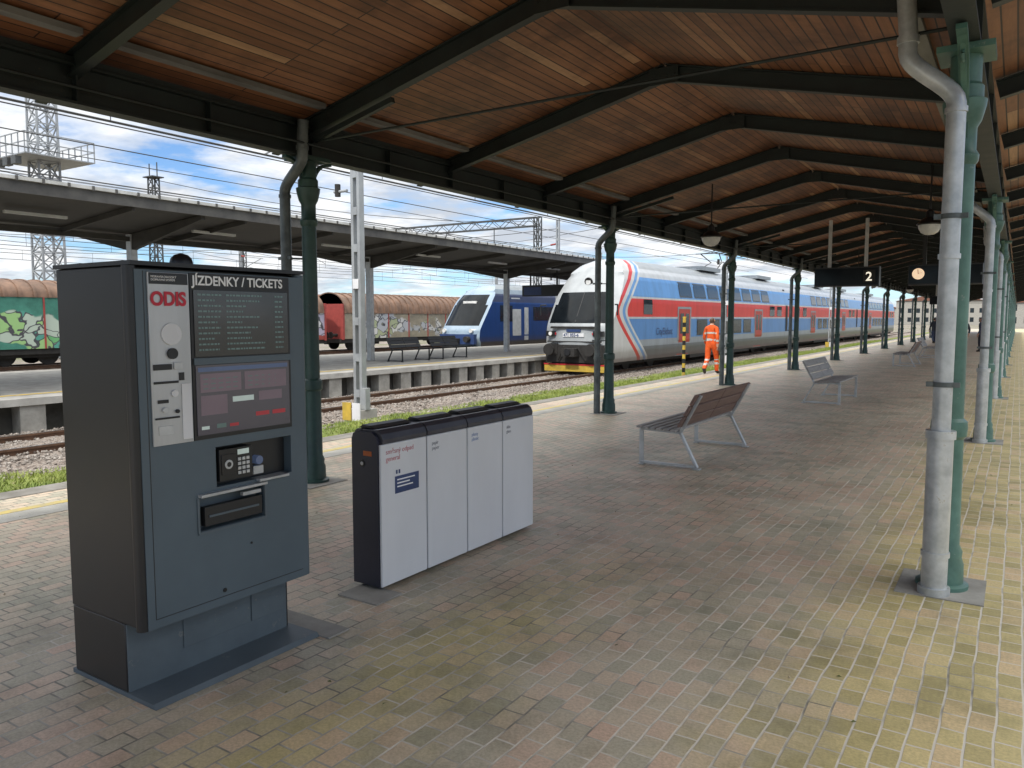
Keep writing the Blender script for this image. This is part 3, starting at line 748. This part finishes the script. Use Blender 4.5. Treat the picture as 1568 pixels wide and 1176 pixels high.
b=MB()
m_lightlens=M('headlight',(.8,.8,.78),None,.15)
b.box(-1.3,1.3,.05,.45,-.34,-.06,m_yellow)
b.box(-1.32,1.32,.03,.05,-.10,-.05,m_red)
b.box(-1.05,1.05,.2,.9,-.055,.30,m_dark)
for s in (-1,1):
    b.cyl((s*.87,-.35,.5),(s*.87,.2,.5),.09,m_dark,16); b.cyl((s*.87,-.40,.5),(s*.87,-.35,.5),.22,m_dark,20)
    b.box(s*.87-.2,s*.87+.2,-.05,.2,.3,.72,m_dark)
b.box(-1.2,1.2,-.02,.3,.0,.68,m_dark)
b.box(-.28,.28,-.45,.1,.25,.55,m_dark); b.cyl((0,-.5,.42),(0,-.1,.42),.13,m_black,12)
b.beam((-.6,-.12,.1),(-.3,-.2,.6),.05,.05,m_dark); b.beam((.6,-.12,.1),(.3,-.2,.6),.05,.05,m_dark)
for s in (-1,1):
    b.box(s*1.02-.2,s*1.02+.2,.02,.2,1.0,1.2,m_black); b.cyl((s*1.02,0.0,1.1),(s*1.02,.04,1.1),.075,m_lightlens,16)
    b.cyl((s*.82,0.03,1.1),(s*.82,.06,1.1),.05,m_red,12)
    b.beam((s*.45,.20,1.62),(s*.2,.72,2.35),.02,.02,m_black)
    b.tube([(s*1.5,.5,2.2),(s*1.66,.35,2.2),(s*1.66,.35,1.8)],.03,m_black,8)
b.cyl((0,1.19,3.1),(0,1.25,3.12),.17,m_black,20); b.cyl((0,1.17,3.1),(0,1.2,3.1),.11,m_lightlens,16)
b.box(-1.0,1.0,-.012,.1,1.30,1.38,m_dark); b.box(-1.15,1.15,.0,.1,.78,.82,m_dark)
b.box(-.45,.45,-.012,.1,.98,1.12,m_white)
b.box(-.3,.3,-.016,.1,1.17,1.27,m_blue)
b.beam((0,.14,1.55),(0,.92,2.70),.03,.02,m_black)
b.obj('front_equipment',t1)
text('fleet_number','471 055-6',(-.42,-.02,1.0),.16,m_blue,ROT_MY,t1,bold=.004)
text('side_lettering','CityElefant',(1.43,4.6,1.0),.42,m_blue,ROT_PX,t1)
b=MB()
for y in (12,22,38,48,64): b.box(-.7,.7,y,y+3,4.1,4.3,m_doorframe)
b.cyl((0,15.5,4.2),(0,15.5,4.3),.2,m_dark); b.tube([(-.5,15,4.3),(-.3,16.4,4.75),(-.5,15.3,5.15)],.03,m_dark,6); b.tube([(.5,15,4.3),(.3,16.4,4.75),(.5,15.3,5.15)],.03,m_dark,6); b.cyl((-.8,15.3,5.17),(.8,15.3,5.17),.025,m_dark,6)
b.obj('roof_equipment',t1)

prof2=[(.0,1.30),(.2,1.40),(.6,1.42),(2.6,1.40),(3.1,1.28),(3.5,1.0),(3.75,.6),(3.85,.12)]
yf2=[(.0,.3),(.5,.0),(1.0,.08),(1.5,.45),(2.8,1.5),(3.4,2.2),(3.75,3.0),(3.85,3.8)]
m_winstrip=M('window_strip',(.02,.025,.035),None,.12,spec=.35)
m_w3=M('livery_white',(.46,.48,.50),None,.35)
def win2(panel,L):
    panel(2.6,4.0,1.5,2.5,m_winstrip,.009); panel(4.0,5.0,.6,3.0,m_w3,.009); panel(5.4,5.9,.3,2.4,m_w3,.009)
    for c in range(3):
        o=c*26
        panel(o+6.5,o+24,1.55,2.45,m_winstrip,.010)
        y=7
        while y<23: panel(o+y,o+y+1.3,1.62,2.38,m_glassb,.016); y+=1.7
        for yd in (9,18): panel(o+yd,o+yd+1.4,.1,2.3,m_blue,.022); panel(o+yd+.2,o+yd+1.2,1.0,2.1,m_glassb,.028)
t2=train('regional_train',(-28.2,37.0,-.02),52,prof2,yf2,mt2,mt2f,(1.25,3.15,.93),win2,26)
b=MB()
b.box(-1.2,1.2,.1,.5,-.36,.05,m_dark); b.box(-.25,.25,-.4,.2,.2,.5,m_dark)
for s in (-1,1):
    b.cyl((s*1.0,.04,.95),(s*1.0,.2,.95),.12,m_lightlens,14)
    b.cyl((s*.87,-.3,.45),(s*.87,.2,.45),.18,m_dark,16)
b.box(-1.28,1.28,-.0,.3,.15,.75,m_blue)
b.box(-.5,.5,1.35,1.5,2.55,2.75,m_lightlens)
b.obj('front_equipment',t2)

# ------------------------------------------------------------------ wagons
def graffiti_mat(name,base,cols):
    m,n,l,b=newmat(name); v=obj_coord(n,l,(1,.8,1))
    dis=n.new('ShaderNodeTexNoise'); dis.inputs['Scale'].default_value=1.3; l.new(v,dis.inputs['Vector'])
    vv=n.new('ShaderNodeVectorMath'); vv.operation='MULTIPLY_ADD'; l.new(dis.outputs['Color'],vv.inputs[0]); vv.inputs[1].default_value=(1.6,1.6,1.6); l.new(v,vv.inputs[2])
    vo=n.new('ShaderNodeTexVoronoi'); vo.feature='DISTANCE_TO_EDGE'; vo.inputs['Scale'].default_value=1.5; l.new(vv.outputs[0],vo.inputs['Vector'])
    vc=n.new('ShaderNodeTexVoronoi'); vc.inputs['Scale'].default_value=1.5; l.new(vv.outputs[0],vc.inputs['Vector'])
    pal=ramp(n,l,vc.outputs['Color'],[(i/len(cols),c) for i,c in enumerate(cols)],'CONSTANT')
    pal=mixc(n,l,ramp(n,l,vo.outputs['Distance'],[(.03,(1,1,1)),(.06,(0,0,0))]),pal,(.06,.06,.07))
    sp=n.new('ShaderNodeSeparateXYZ'); l.new(v,sp.inputs[0])
    mk=noise(n,l,v,.45,3,.5); mk=math_(n,l,'SUBTRACT',mk,math_(n,l,'MULTIPLY',math_(n,l,'ABSOLUTE',math_(n,l,'SUBTRACT',sp.outputs[2],.9)),.12))
    k=ramp(n,l,mk,[(.44,(0,0,0)),(.46,(1,1,1))])
    bc=ramp(n,l,noise(n,l,v,2,6,.7),[(.3,tuple(x*.6 for x in base)),(.65,base)])
    l.new(mixc(n,l,k,bc,pal),b.inputs['Base Color']); b.inputs['Roughness'].default_value=.6; return m
g1=graffiti_mat('graffiti_beige',(.32,.285,.215),[(.50,.50,.49),(.34,.38,.24),(.55,.55,.53),(.38,.40,.43),(.45,.43,.38)])
g2=graffiti_mat('graffiti_green',(.06,.24,.18),[(.14,.40,.16),(.42,.50,.42),(.30,.50,.20),(.08,.30,.24)])
g3=graffiti_mat('graffiti_red',(.30,.06,.045),[(.45,.45,.45),(.36,.34,.43),(.54,.54,.54)])
m_brownroof=M('ribbed_cover_brown',(.25,.15,.10),(.12,.072,.048),.65,0,1.5)
m_redend=M('wagon_end_red',(.34,.06,.05),None,.6)
def wagon(x,y0,y1,side,roof,end,zt=3.3,ze=2.0):
    e=empty('freight_wagon',(x,y0,0)); L=y1-y0
    b=MB(); b.box(-1.38,1.38,.1,L-.1,.35,ze,side); b.obj('sides',e,smooth=False)
    b=MB()
    arc=[(1.42*math.cos(a),ze+(zt-ze)*math.sin(a)**.8) for a in np.linspace(0,math.pi,17)]
    arc[0]=(1.42,ze+.001);arc[-1]=(-1.42,ze+.001)
    b.extr(arc,.15,L-.15,roof)
    arc2=[(x_*1.04,ze+(z_-ze)*1.05) for x_,z_ in arc]
    y=.15
    while y<L-.2: b.extr(arc2,y,y+.12,roof); y+=.62
    b.obj('cover',e)
    b=MB(); b.box(-1.43,1.43,0,.12,.3,2.6,end); b.box(-1.43,1.43,L-.12,L,.3,2.6,end)
    y=.1
    while y<L: b.box(1.382,1.42,y,y+.07,.35,ze,m_redend); y+=2.1
    b.box(-1.3,1.3,-.1,L+.1,.1,.348,m_dark)
    for yb in (2.2,L-2.2):
        for dy in (-.9,.9):
            for s in (-1,1): b.cyl((s*.7,yb+dy,.06),(s*.84,yb+dy,.06),.46,m_dark,18)
        for s in (-1,1): b.box(s*1.0-.08,s*1.0+.08,yb-1.5,yb+1.5,-.05,.2,m_dark)
    for s in (-1,1):
        for yy,d in ((0,-1),(L,1)): b.cyl((s*.87,yy,.6),(s*.87,yy+d*.5,.6),.1,m_dark); b.cyl((s*.87,yy+d*.5,.6),(s*.87,yy+d*.55,.6),.22,m_dark)
    b.obj('frame',e)
wagon(-37.5,2.5,19,g2,m_brownroof,m_redend,3.4,2.6); wagon(-37.5,20.2,34,g3,m_brownroof,m_redend); wagon(-37.5,35.4,50,g1,m_brownroof,m_redend); wagon(-37.5,51.2,66,g1,m_brownroof,m_redend)
wagon(-37.5,67.2,82,g3,m_brownroof,m_redend); wagon(-37.5,-14,1.3,g1,m_brownroof,m_redend)

# ------------------------------------------------------------------ far platform + canopy
b=MB(); FP=-15.95; FZ=.15
b.box(-24.5,FP-.55,-30,110,-.6,FZ-.004,m_concrete)
y=-30
while y<110:
    b.box(FP-.545,FP,y+.006,y+1.994,FZ-.14,FZ,m_concrete_l)
    b.box(FP-.40,FP-.06,y+.15,y+.62,-.6,FZ-.143,m_concrete); b.box(FP-.40,FP-.06,y+1.15,y+1.62,-.6,FZ-.143,m_concrete)
    y+=2
b.box(FP-.54,FP-.42,-30,110,-.6,FZ-.15,m_conc_dk)
b.box(-16.9,-16.75,-30,110,FZ-.003,FZ+.001,m_yellow)
b.obj('far_platform',smooth=False)
fc=empty('far_platform_canopy'); b=MB(); ya,yb_=-30,62
xn,xm,xf2=-16.6,-19.8,-23.0
b.add([(xn,ya,4.22),(xn,yb_,4.22),(xm,yb_,3.92),(xm,ya,3.92)],[(0,1,2,3)],m_roofunder)
b.add([(xm,ya,3.92),(xm,yb_,3.92),(xf2,yb_,4.22),(xf2,ya,4.22)],[(0,1,2,3)],m_roofunder)
b.add([(xn,ya,4.44),(xn,yb_,4.44),(xm,yb_,4.14),(xm,ya,4.14)],[(3,2,1,0)],m_roofmetal)
b.add([(xm,ya,4.14),(xm,yb_,4.14),(xf2,yb_,4.44),(xf2,ya,4.44)],[(3,2,1,0)],m_roofmetal)
b.box(xn,xn+.05,ya,yb_,4.16,4.40,m_roofgrey); b.box(xf2-.05,xf2,ya,yb_,4.16,4.44,m_roofgrey)
b.box(xn-.02,xn+.12,ya,yb_,4.401,4.47,m_roofwhite)
y=ya
while y<yb_: b.box(xn+.121,xn+.14,y,y+.05,4.38,4.475,m_roofgrey); y+=.5
b.obj('roof',fc,smooth=False)
b=MB(); y=29.8-9*6
while y<yb_:
    b.box(xm-.11,xm+.11,y-.09,y+.09,FZ,3.9,m_steel)
    b.extr([(xm-.15,3.5),(xm+.15,3.5),(xn-.1,4.08),(xn-.1,4.19),(xm,3.9),(xf2+.1,4.19),(xf2+.1,4.08)],y-.06,y+.06,m_roofunder)
    y+=9
y=ya+1
while y<yb_:
    b.beam((xn-.05,y,4.15),(xm,y,3.85),.06,.12,m_roofunder); b.beam((xm,y,3.85),(xf2+.05,y,4.15),.06,.12,m_roofunder); y+=3
b.box(xm-.08,xm+.08,ya,yb_,3.72,3.84,m_roofunder)
y=ya+2
while y<yb_: b.box(-18.2,-18.1,y,y+1.3,3.93,3.99,m_roofwhite); y+=4.5
b.obj('frame',fc,smooth=False)
def farsign(y):
    b=MB(); b.box(-20.6,-18.2,y-.1,y+.1,2.75,3.3,m_black); b.box(-20.5,-19.5,y-.105,y-.101,2.82,3.2,m_blue)
    b.box(-20.2,-20.14,y-.03,y+.03,3.3,3.9,m_dark); b.box(-18.7,-18.64,y-.03,y+.03,3.3,4.0,m_dark); b.obj('departure_display',smooth=False)
farsign(32.5); farsign(43)

# ------------------------------------------------------------------ catenary masts, lattice towers, gantry, wires
def lattice(b,x,y,z0,z1,hw,mat,step,taper=1.0,r=.035,rr=.02):
    n_=int((z1-z0)/step)
    def cs(z):
        k=hw*(1+(taper-1)*(z-z0)/(z1-z0)); return [(x-k,y-k,z),(x+k,y-k,z),(x+k,y+k,z),(x-k,y+k,z)]
    prev=cs(z0)
    for i in range(1,n_+1):
        z=z0+(z1-z0)*i/n_; c=cs(z)
        for k in range(4):
            b.beam(prev[k],c[k],r*2,r*2,mat); k2=(k+1)%4
            b.beam(c[k],c[k2],rr*2,rr*2,mat)
            b.beam(prev[k],c[k2],rr*2,rr*2,mat) 
            if hw>.5: b.beam(prev[k2],c[k],rr*2,rr*2,mat)
        prev=c
b=MB(); lattice(b,-45,22,-.6,20,.62,m_lattice,.95,.75,.05,.028)
zpf=10.2
b.box(-47.2,-43.2,20.2,23.8,zpf,zpf+.06,m_lattice)
for x in np.linspace(-47.2,-43.2,7):
    for yy in (20.2,23.8): b.beam((x,yy,zpf),(x,yy,zpf+1.1),.05,.05,m_lattice)
for zz in (.6,1.1):
    for yy in (20.2,23.8): b.beam((-47.2,yy,zpf+zz),(-43.2,yy,zpf+zz),.05,.05,m_lattice)
    for xx in (-47.2,-43.2): b.beam((xx,20.2,zpf+zz),(xx,23.8,zpf+zz),.05,.05,m_lattice)
for i in range(4):
    b.box(-47+i*.9,-46.5+i*.9,20.0,20.3,zpf-.5,zpf-.1,m_lattice_dk)
b.obj('lighting_tower',smooth=False)
b=MB(); lattice(b,-45,28.4,-.6,10.3,.32,m_lattice_dk,.6,.7,.035,.02); b.box(-45.5,-44.5,28.0,28.8,10.3,10.36,m_lattice_dk)
for dx in (-.4,.4): b.beam((-45+dx,28.4,10.3),(-45+dx,28.4,11.2),.05,.05,m_lattice_dk)
b.obj('lattice_mast',smooth=False)
def catmast(x,y,H=8.2,arm=-1,base=True,z0=-.55):
    b=MB()
    for s in (-1,1):
        xx=x+s*.085
        b.box(xx-.035,xx+.035,y-.07,y+.07,z0,H,m_lattice)
    z=z0+.6
    while z<H-.3:
        b.box(x-.0495,x+.0495,y-.076,y-.066,z,z+.16,m_lattice); b.box(x-.0495,x+.0495,y+.066,y+.076,z,z+.16,m_lattice)
        z+=.75
    if base:
        b.box(x-.24,x+.24,y-.24,y+.24,z0,-.2,m_concrete_l); b.box(x-.26,x-.02,y-.27,y-.245,-.42,-.05,m_yellow); b.box(x+.02,x+.24,y-.27,y-.245,-.42,-.05,m_white)
        b.box(x+.12,x+.26,y-.12,y+.02,-.2,.25,m_lattice)
    b.cyl((x,y,6.6),(x+arm*2.7,y,6.3),.03,m_lattice,8); b.cyl((x,y,5.5),(x+arm*2.5,y,6.3),.03,m_lattice,8); b.cyl((x+arm*.8,y,5.75),(x+arm*2.8,y,5.35),.02,m_lattice,8)
    for zz in (5.5,6.6): b.cyl((x+arm*.15,y,zz+.0),(x+arm*.55,y,zz+(.13 if zz<6 else -.05)),.06,m_redend,10)
    b.box(x-.08,x+.08,y-.09,y-.08,2.3,2.5,m_white)
    b.cyl((x-.18,y-.1,4.3),(x-.55,y-.1,4.3),.03,m_lattice,8); b.cyl((x-.45,y-.1,4.2),(x-.45,y-.1,4.45),.06,m_dark,10)
    b.obj('catenary_mast',smooth=False)
catmast(-11.45,11.7); catmast(-11.45,36,); catmast(-11.45,60); catmast(-25.8,45,arm=-1,base=False); catmast(-41,60,arm=1,base=False); catmast(-35.2,70,arm=-1,base=False); catmast(-52,40,arm=1,base=False)
b=MB(); gy=48; xa_,xb_=-62,-29.2; zg=8.9
for zz in (zg,zg-.6): 
    for dy in (-.25,.25): b.beam((xa_,gy+dy,zz),(xb_,gy+dy,zz),.07,.07,m_lattice_dk)
x=xa_;k=0
while x<xb_-.5:
    for dy in (-.25,.25):
        b.beam((x,gy+dy,zg-.6 if k%2 else zg),(x+.8,gy+dy,zg if k%2 else zg-.6),.035,.035,m_lattice_dk)
    x+=.8;k+=1
for x in (xa_,xb_,): lattice(b,x,gy,-.6,zg,.2,m_lattice_dk,.8)
for x in (-33,-37.5,-42,-47,-52):
    b.beam((x,gy,zg-.6),(x,gy,6.4),.05,.05,m_lattice_dk); b.beam((x,gy,6.9),(x+1.1,gy,6.4),.035,.035,m_lattice_dk)
b.obj('catenary_gantry',smooth=False)
b=MB()
def wire(p,q,r=.016,sag=0,n_=2):
    pts=[]
    for i in range(n_+1):
        t=i/n_; pt=Vector(p).lerp(Vector(q),t); pt.z-=sag*4*t*(1-t); pts.append(pt)
    b.tube(pts,r,m_wire,5,False)
spans=[-24,-12.3,11.7,36,60,85,110]
for X in (TX,-28.2,-33,-37.5,-42,-47,-52):
    for a,c in zip(spans[:-1],spans[1:]):
        wire((X,a,5.3),(X,c,5.3)); wire((X,a,6.6),(X,c,6.6),.016,.7,12)
        for t in (.15,.32,.5,.68,.85):
            yy=a+(c-a)*t; zt_=6.6-.7*4*t*(1-t); wire((X,yy,5.3),(X,yy,zt_),.009)
for X,Z in ((-11.5,7.9),(-26,8.3),(-43,9.2),(-48,9.6),(-22,7.2),(-40,7.4),(-26.3,7.5),(-35,8.8),(-52,10.6),(-57,11.4),(-30.5,7.0),(-60,9.2)): wire((X,-40,Z),(X,120,Z),.02)
wire((-11.4,36,7.2),(-45,60,8.5),.016,.4,8); wire((-25,11,6.4),(-52,12,6.9),.016,.3,8)
wire((-25.8,45,7.6),(-52,40,7.6),.02,.5,8); wire((-45,28.4,10.2),(-29.2,48,8.6),.02,.8,8); wire((-35.2,70,7.8),(-11.4,60,7.8),.02,.6,8); wire((-52,40,8),(-70,10,8.2),.02,.5,8)
b.obj('overhead_wires')

b=MB()
for i in range(14): b.cyl((0,0,i*.14),(0,0,(i+1)*.14),.05,m_yellow if i%2 else m_black,14)
b.cyl((0,0,1.96),(0,0,2.0),.055,m_yellow,14); b.obj('marker_post',loc=(-8.62,22.9,-.26))

# ------------------------------------------------------------------ people
def person(name,loc,rz,walk,top,bottom,bands):
    J={'pel':((0,0,.93),.145,.115),'sp':((0,0,1.08),.135,.105),'ch':((0,.01,1.28),.165,.12),'nk0':((0,0,1.43),.085,.08),'nk':((0,.01,1.50),.052,.055),
       'h0':((0,.03,1.56),.07,.085),'h1':((0,.025,1.64),.078,.095),'h2':((0,.01,1.705),.05,.06)}
    E=[('pel','sp'),('sp','ch'),('ch','nk0'),('nk0','nk'),('nk','h0'),('h0','h1'),('h1','h2')]
    sw=1 if walk else 0
    for s,t in ((-1,'l'),(1,'r')):
        f=s*sw
        J['s'+t]=((s*.165,0,1.39),.075,.07); J['e'+t]=((s*.235,-.05-.07*f,1.12),.058,.056); J['w'+t]=((s*.245,.04-.16*f,.89),.04,.036); J['p'+t]=((s*.245,.06-.18*f,.82),.032,.022)
        J['hp'+t]=((s*.10,0,.86),.105,.105); 
        if f>0: kn,an,to=(s*.10,.17,.49),(s*.10,.20,.10),(s*.105,.36,.045)
        elif f<0: kn,an,to=(s*.10,-.03,.48),(s*.10,-.29,.17),(s*.105,-.17,.045)
        else: kn,an,to=(s*.10,.02,.49),(s*.11,-.01,.09),(s*.13,.15,.04)
        J['k'+t]=(kn,.078,.078); J['a'+t]=(an,.062,.062); J['t'+t]=(to,.045,.035)
        E+=[('nk0','s'+t),('s'+t,'e'+t),('e'+t,'w'+t),('w'+t,'p'+t),('pel','hp'+t),('hp'+t,'k'+t),('k'+t,'a'+t),('a'+t,'t'+t)]
    names=list(J); ix={k:i for i,k in enumerate(names)}
    me=bpy.data.meshes.new('tmp'); me.from_pydata([J[k][0] for k in names],[(ix[a],ix[c]) for a,c in E],[])
    o=bpy.data.objects.new('tmp',me); scene.collection.objects.link(o)
    sk=o.modifiers.new('s','SKIN'); 
    for k in names: me.skin_vertices[0].data[ix[k]].radius=(J[k][1],J[k][2])
    me.skin_vertices[0].data[ix['pel']].use_root=True
    sb=o.modifiers.new('u','SUBSURF'); sb.levels=2; sb.render_levels=2
    bpy.context.view_layer.update(); dg=bpy.context.evaluated_depsgraph_get()
    m2=bpy.data.meshes.new_from_object(o.evaluated_get(dg))
    bpy.data.objects.remove(o)
    b=MB(); b.mats=[top,bottom,m_skin,m_hair,m_boot]+([bands] if bands else [])
    W=[Vector(J['wl'][0]),Vector(J['wr'][0])]
    for p in m2.polygons:
        c=p.center; z=c.z; hand=min((c-q).length for q in W)<.065 or (z<.86 and abs(c.x)>.2)
        if hand: k=2
        elif z>1.49: k=3 if (c.y<.03 or z>1.675) and z>1.545 else 2
        elif z<.115 or (walk and c.y<-.15 and z<.20 and abs(c.x)<.2): k=4
        elif z>.84 or abs(c.x)>.2: k=0
        else: k=1
        if bands and k in(0,1):
            if abs(c.x)<.2 and (1.02<z<1.08 or 1.22<z<1.27): k=5
            if z<.84 and (.30<z<.36 or .43<z<.47): k=5
            if abs(c.x)>.2 and 1.0<z<1.05: k=5
        b.f.append(tuple(p.vertices)); b.m.append(k)
    b.v=[tuple(v.co) for v in m2.vertices]
    for s,t in ((-1,'l'),(1,'r')):
        p=Vector(J['p'+t][0])
        for i,(dy,L_) in enumerate(((-.028,.055),(-.010,.07),(.010,.075),(.028,.068))):
            q=p+Vector((0,dy,-.01)); b.tube([q,q+Vector((-s*.006,.004,-L_*.5)),q+Vector((-s*.022,.010,-L_))],[.0095,.009,.006],m_skin,7)
        b.tube([p+Vector((0,.02,.035)),p+Vector((-s*.01,.05,.0)),p+Vector((-s*.015,.055,-.03))],[.012,.010,.007],m_skin,7)
        b.tube([(s*.072,.015,1.60),(s*.088,.005,1.625),(s*.076,.01,1.65)],[.01,.014,.01],m_skin,7)
        b.tube([(s*.03,.108,1.637),(s*.03,.118,1.637)],.008,m_black,8)
    b.tube([(0,.108,1.645),(0,.135,1.61),(0,.108,1.60)],[.008,.014,.008],m_skin,7)
    b.beam((-.022,.108,1.575),(.022,.108,1.575),.008,.006,m_redend)
    return b.obj(name,loc=loc,rz=rz)
person('railway_worker',(-7.65,22.6,0.0),R(-4),True,m_orange,m_orange,m_refl)
person('passenger',(-2.2,44,0),R(160),False,m_cloth1,m_cloth2,None)
person('passenger',(-1.5,45,0),R(70),False,m_cloth2,m_cloth1,None)
person('passenger',(-4.6,58,0),R(20),True,m_cloth1,m_cloth2,None)

# ------------------------------------------------------------------ floor litter
b=MB(); random.seed(3)
m_leaf=M('dry_leaf',(.16,.13,.05),(.10,.14,.04),.8,0,9); m_butt=M('cigarette_end',(.6,.5,.35),None,.8)
for i in range(110):
    x=random.uniform(-7.5,.3); y=2+random.random()**1.4*20; a=random.uniform(0,6.28); s=random.uniform(.006,.016)
    c,s_=math.cos(a)*s,math.sin(a)*s
    if i%3: b.add([(x-c,y-s_,.003),(x+s_*.5,y-c*.5,.006),(x+c,y+s_,.004),(x-s_*.5,y+c*.5,.009)],[(0,1,2,3)],m_leaf)
    else: b.cyl((x-c*.7,y-s_*.7,.005),(x+c*.7,y+s_*.7,.005),.004,m_butt,6)
b.obj('litter_scatter')

# ------------------------------------------------------------------ distance: trees, buildings
def treeline(name,pts,h,mat,N):
    V=[];F=[]
    P_=np.array(pts,float)
    for i in range(N):
        t=random.random()*(len(P_)-1); k=int(t); u=t-k; c=P_[k]*(1-u)+P_[k+1]*u
        hh=h*(.55+.45*math.sin(t*9.1)*math.sin(t*23+1))+h*.3
        z=random.random()**.7*hh; s=random.uniform(.4,1.1)
        x=c[0]+random.gauss(0,3); y=c[1]+random.gauss(0,3)
        a=random.uniform(0,6.28); bb=random.uniform(-.9,.9); o=len(V)
        d1=Vector((math.cos(a),math.sin(a),bb)).normalized()*s; d2=Vector((-math.sin(a)*.4,math.cos(a)*.4,1)).normalized()*s
        q=Vector((x,y,z-.6))
        V+= [q-d1,q+d2,q+d1,q-d2*.8]; F.append((o,o+1,o+2,o+3))
    me=bpy.data.meshes.new(name); me.from_pydata([tuple(v) for v in V],[],F); me.materials.append(mat)
    o=bpy.data.objects.new(name,me); scene.collection.objects.link(o)
m_tree=M('distant_foliage',(.13,.14,.08),(.065,.07,.05),.9,0,.3)
treeline('distant_treeline',[(-170,-60),(-170,40),(-160,120),(-140,200),(-110,260),(-80,330)],6,m_tree,20000)
m_plaster=M('plaster',(.38,.36,.32),None,.8); m_tile=M('roof_tile',(.20,.09,.06),None,.8)
def building(x,y,w_,d,h):
    e=empty('station_building',(x,y,-.6)); b=MB(); b.box(-w_/2,w_/2,-d/2,d/2,0,h,m_plaster); b.obj('walls',e,smooth=False)
    b=MB(); b.extr([(-w_/2-.4,h+.01),(w_/2+.4,h+.01),(0,h+2.4)],-d/2-.4,d/2+.4,m_tile); b.obj('roof',e,smooth=False)
    b=MB(); y_=-d/2+1.5
    while y_<d/2-1:
        for z in np.arange(1,h-1.5,3): b.box(w_/2+.005,w_/2+.03,y_,y_+1.1,z,z+1.5,m_glassb); b.box(w_/2+.005,w_/2+.06,y_-.1,y_+1.2,z-.12,z-.01,m_concrete)
        y_+=2.6
    x_=-w_/2+1
    while x_<w_/2-1:
        for z in np.arange(1,h-1.5,3): b.box(x_,x_+1.1,-d/2-.03,-d/2-.005,z,z+1.5,m_glassb)
        x_+=2.6
    b.obj('windows',e,smooth=False)
building(-110,75,14,30,4.5); building(-115,125,12,40,4.5); building(10,230,30,14,6); building(-22,300,26,14,8); building(-50,330,24,14,6); building(-110,10,12,24,3.5)
print('done')
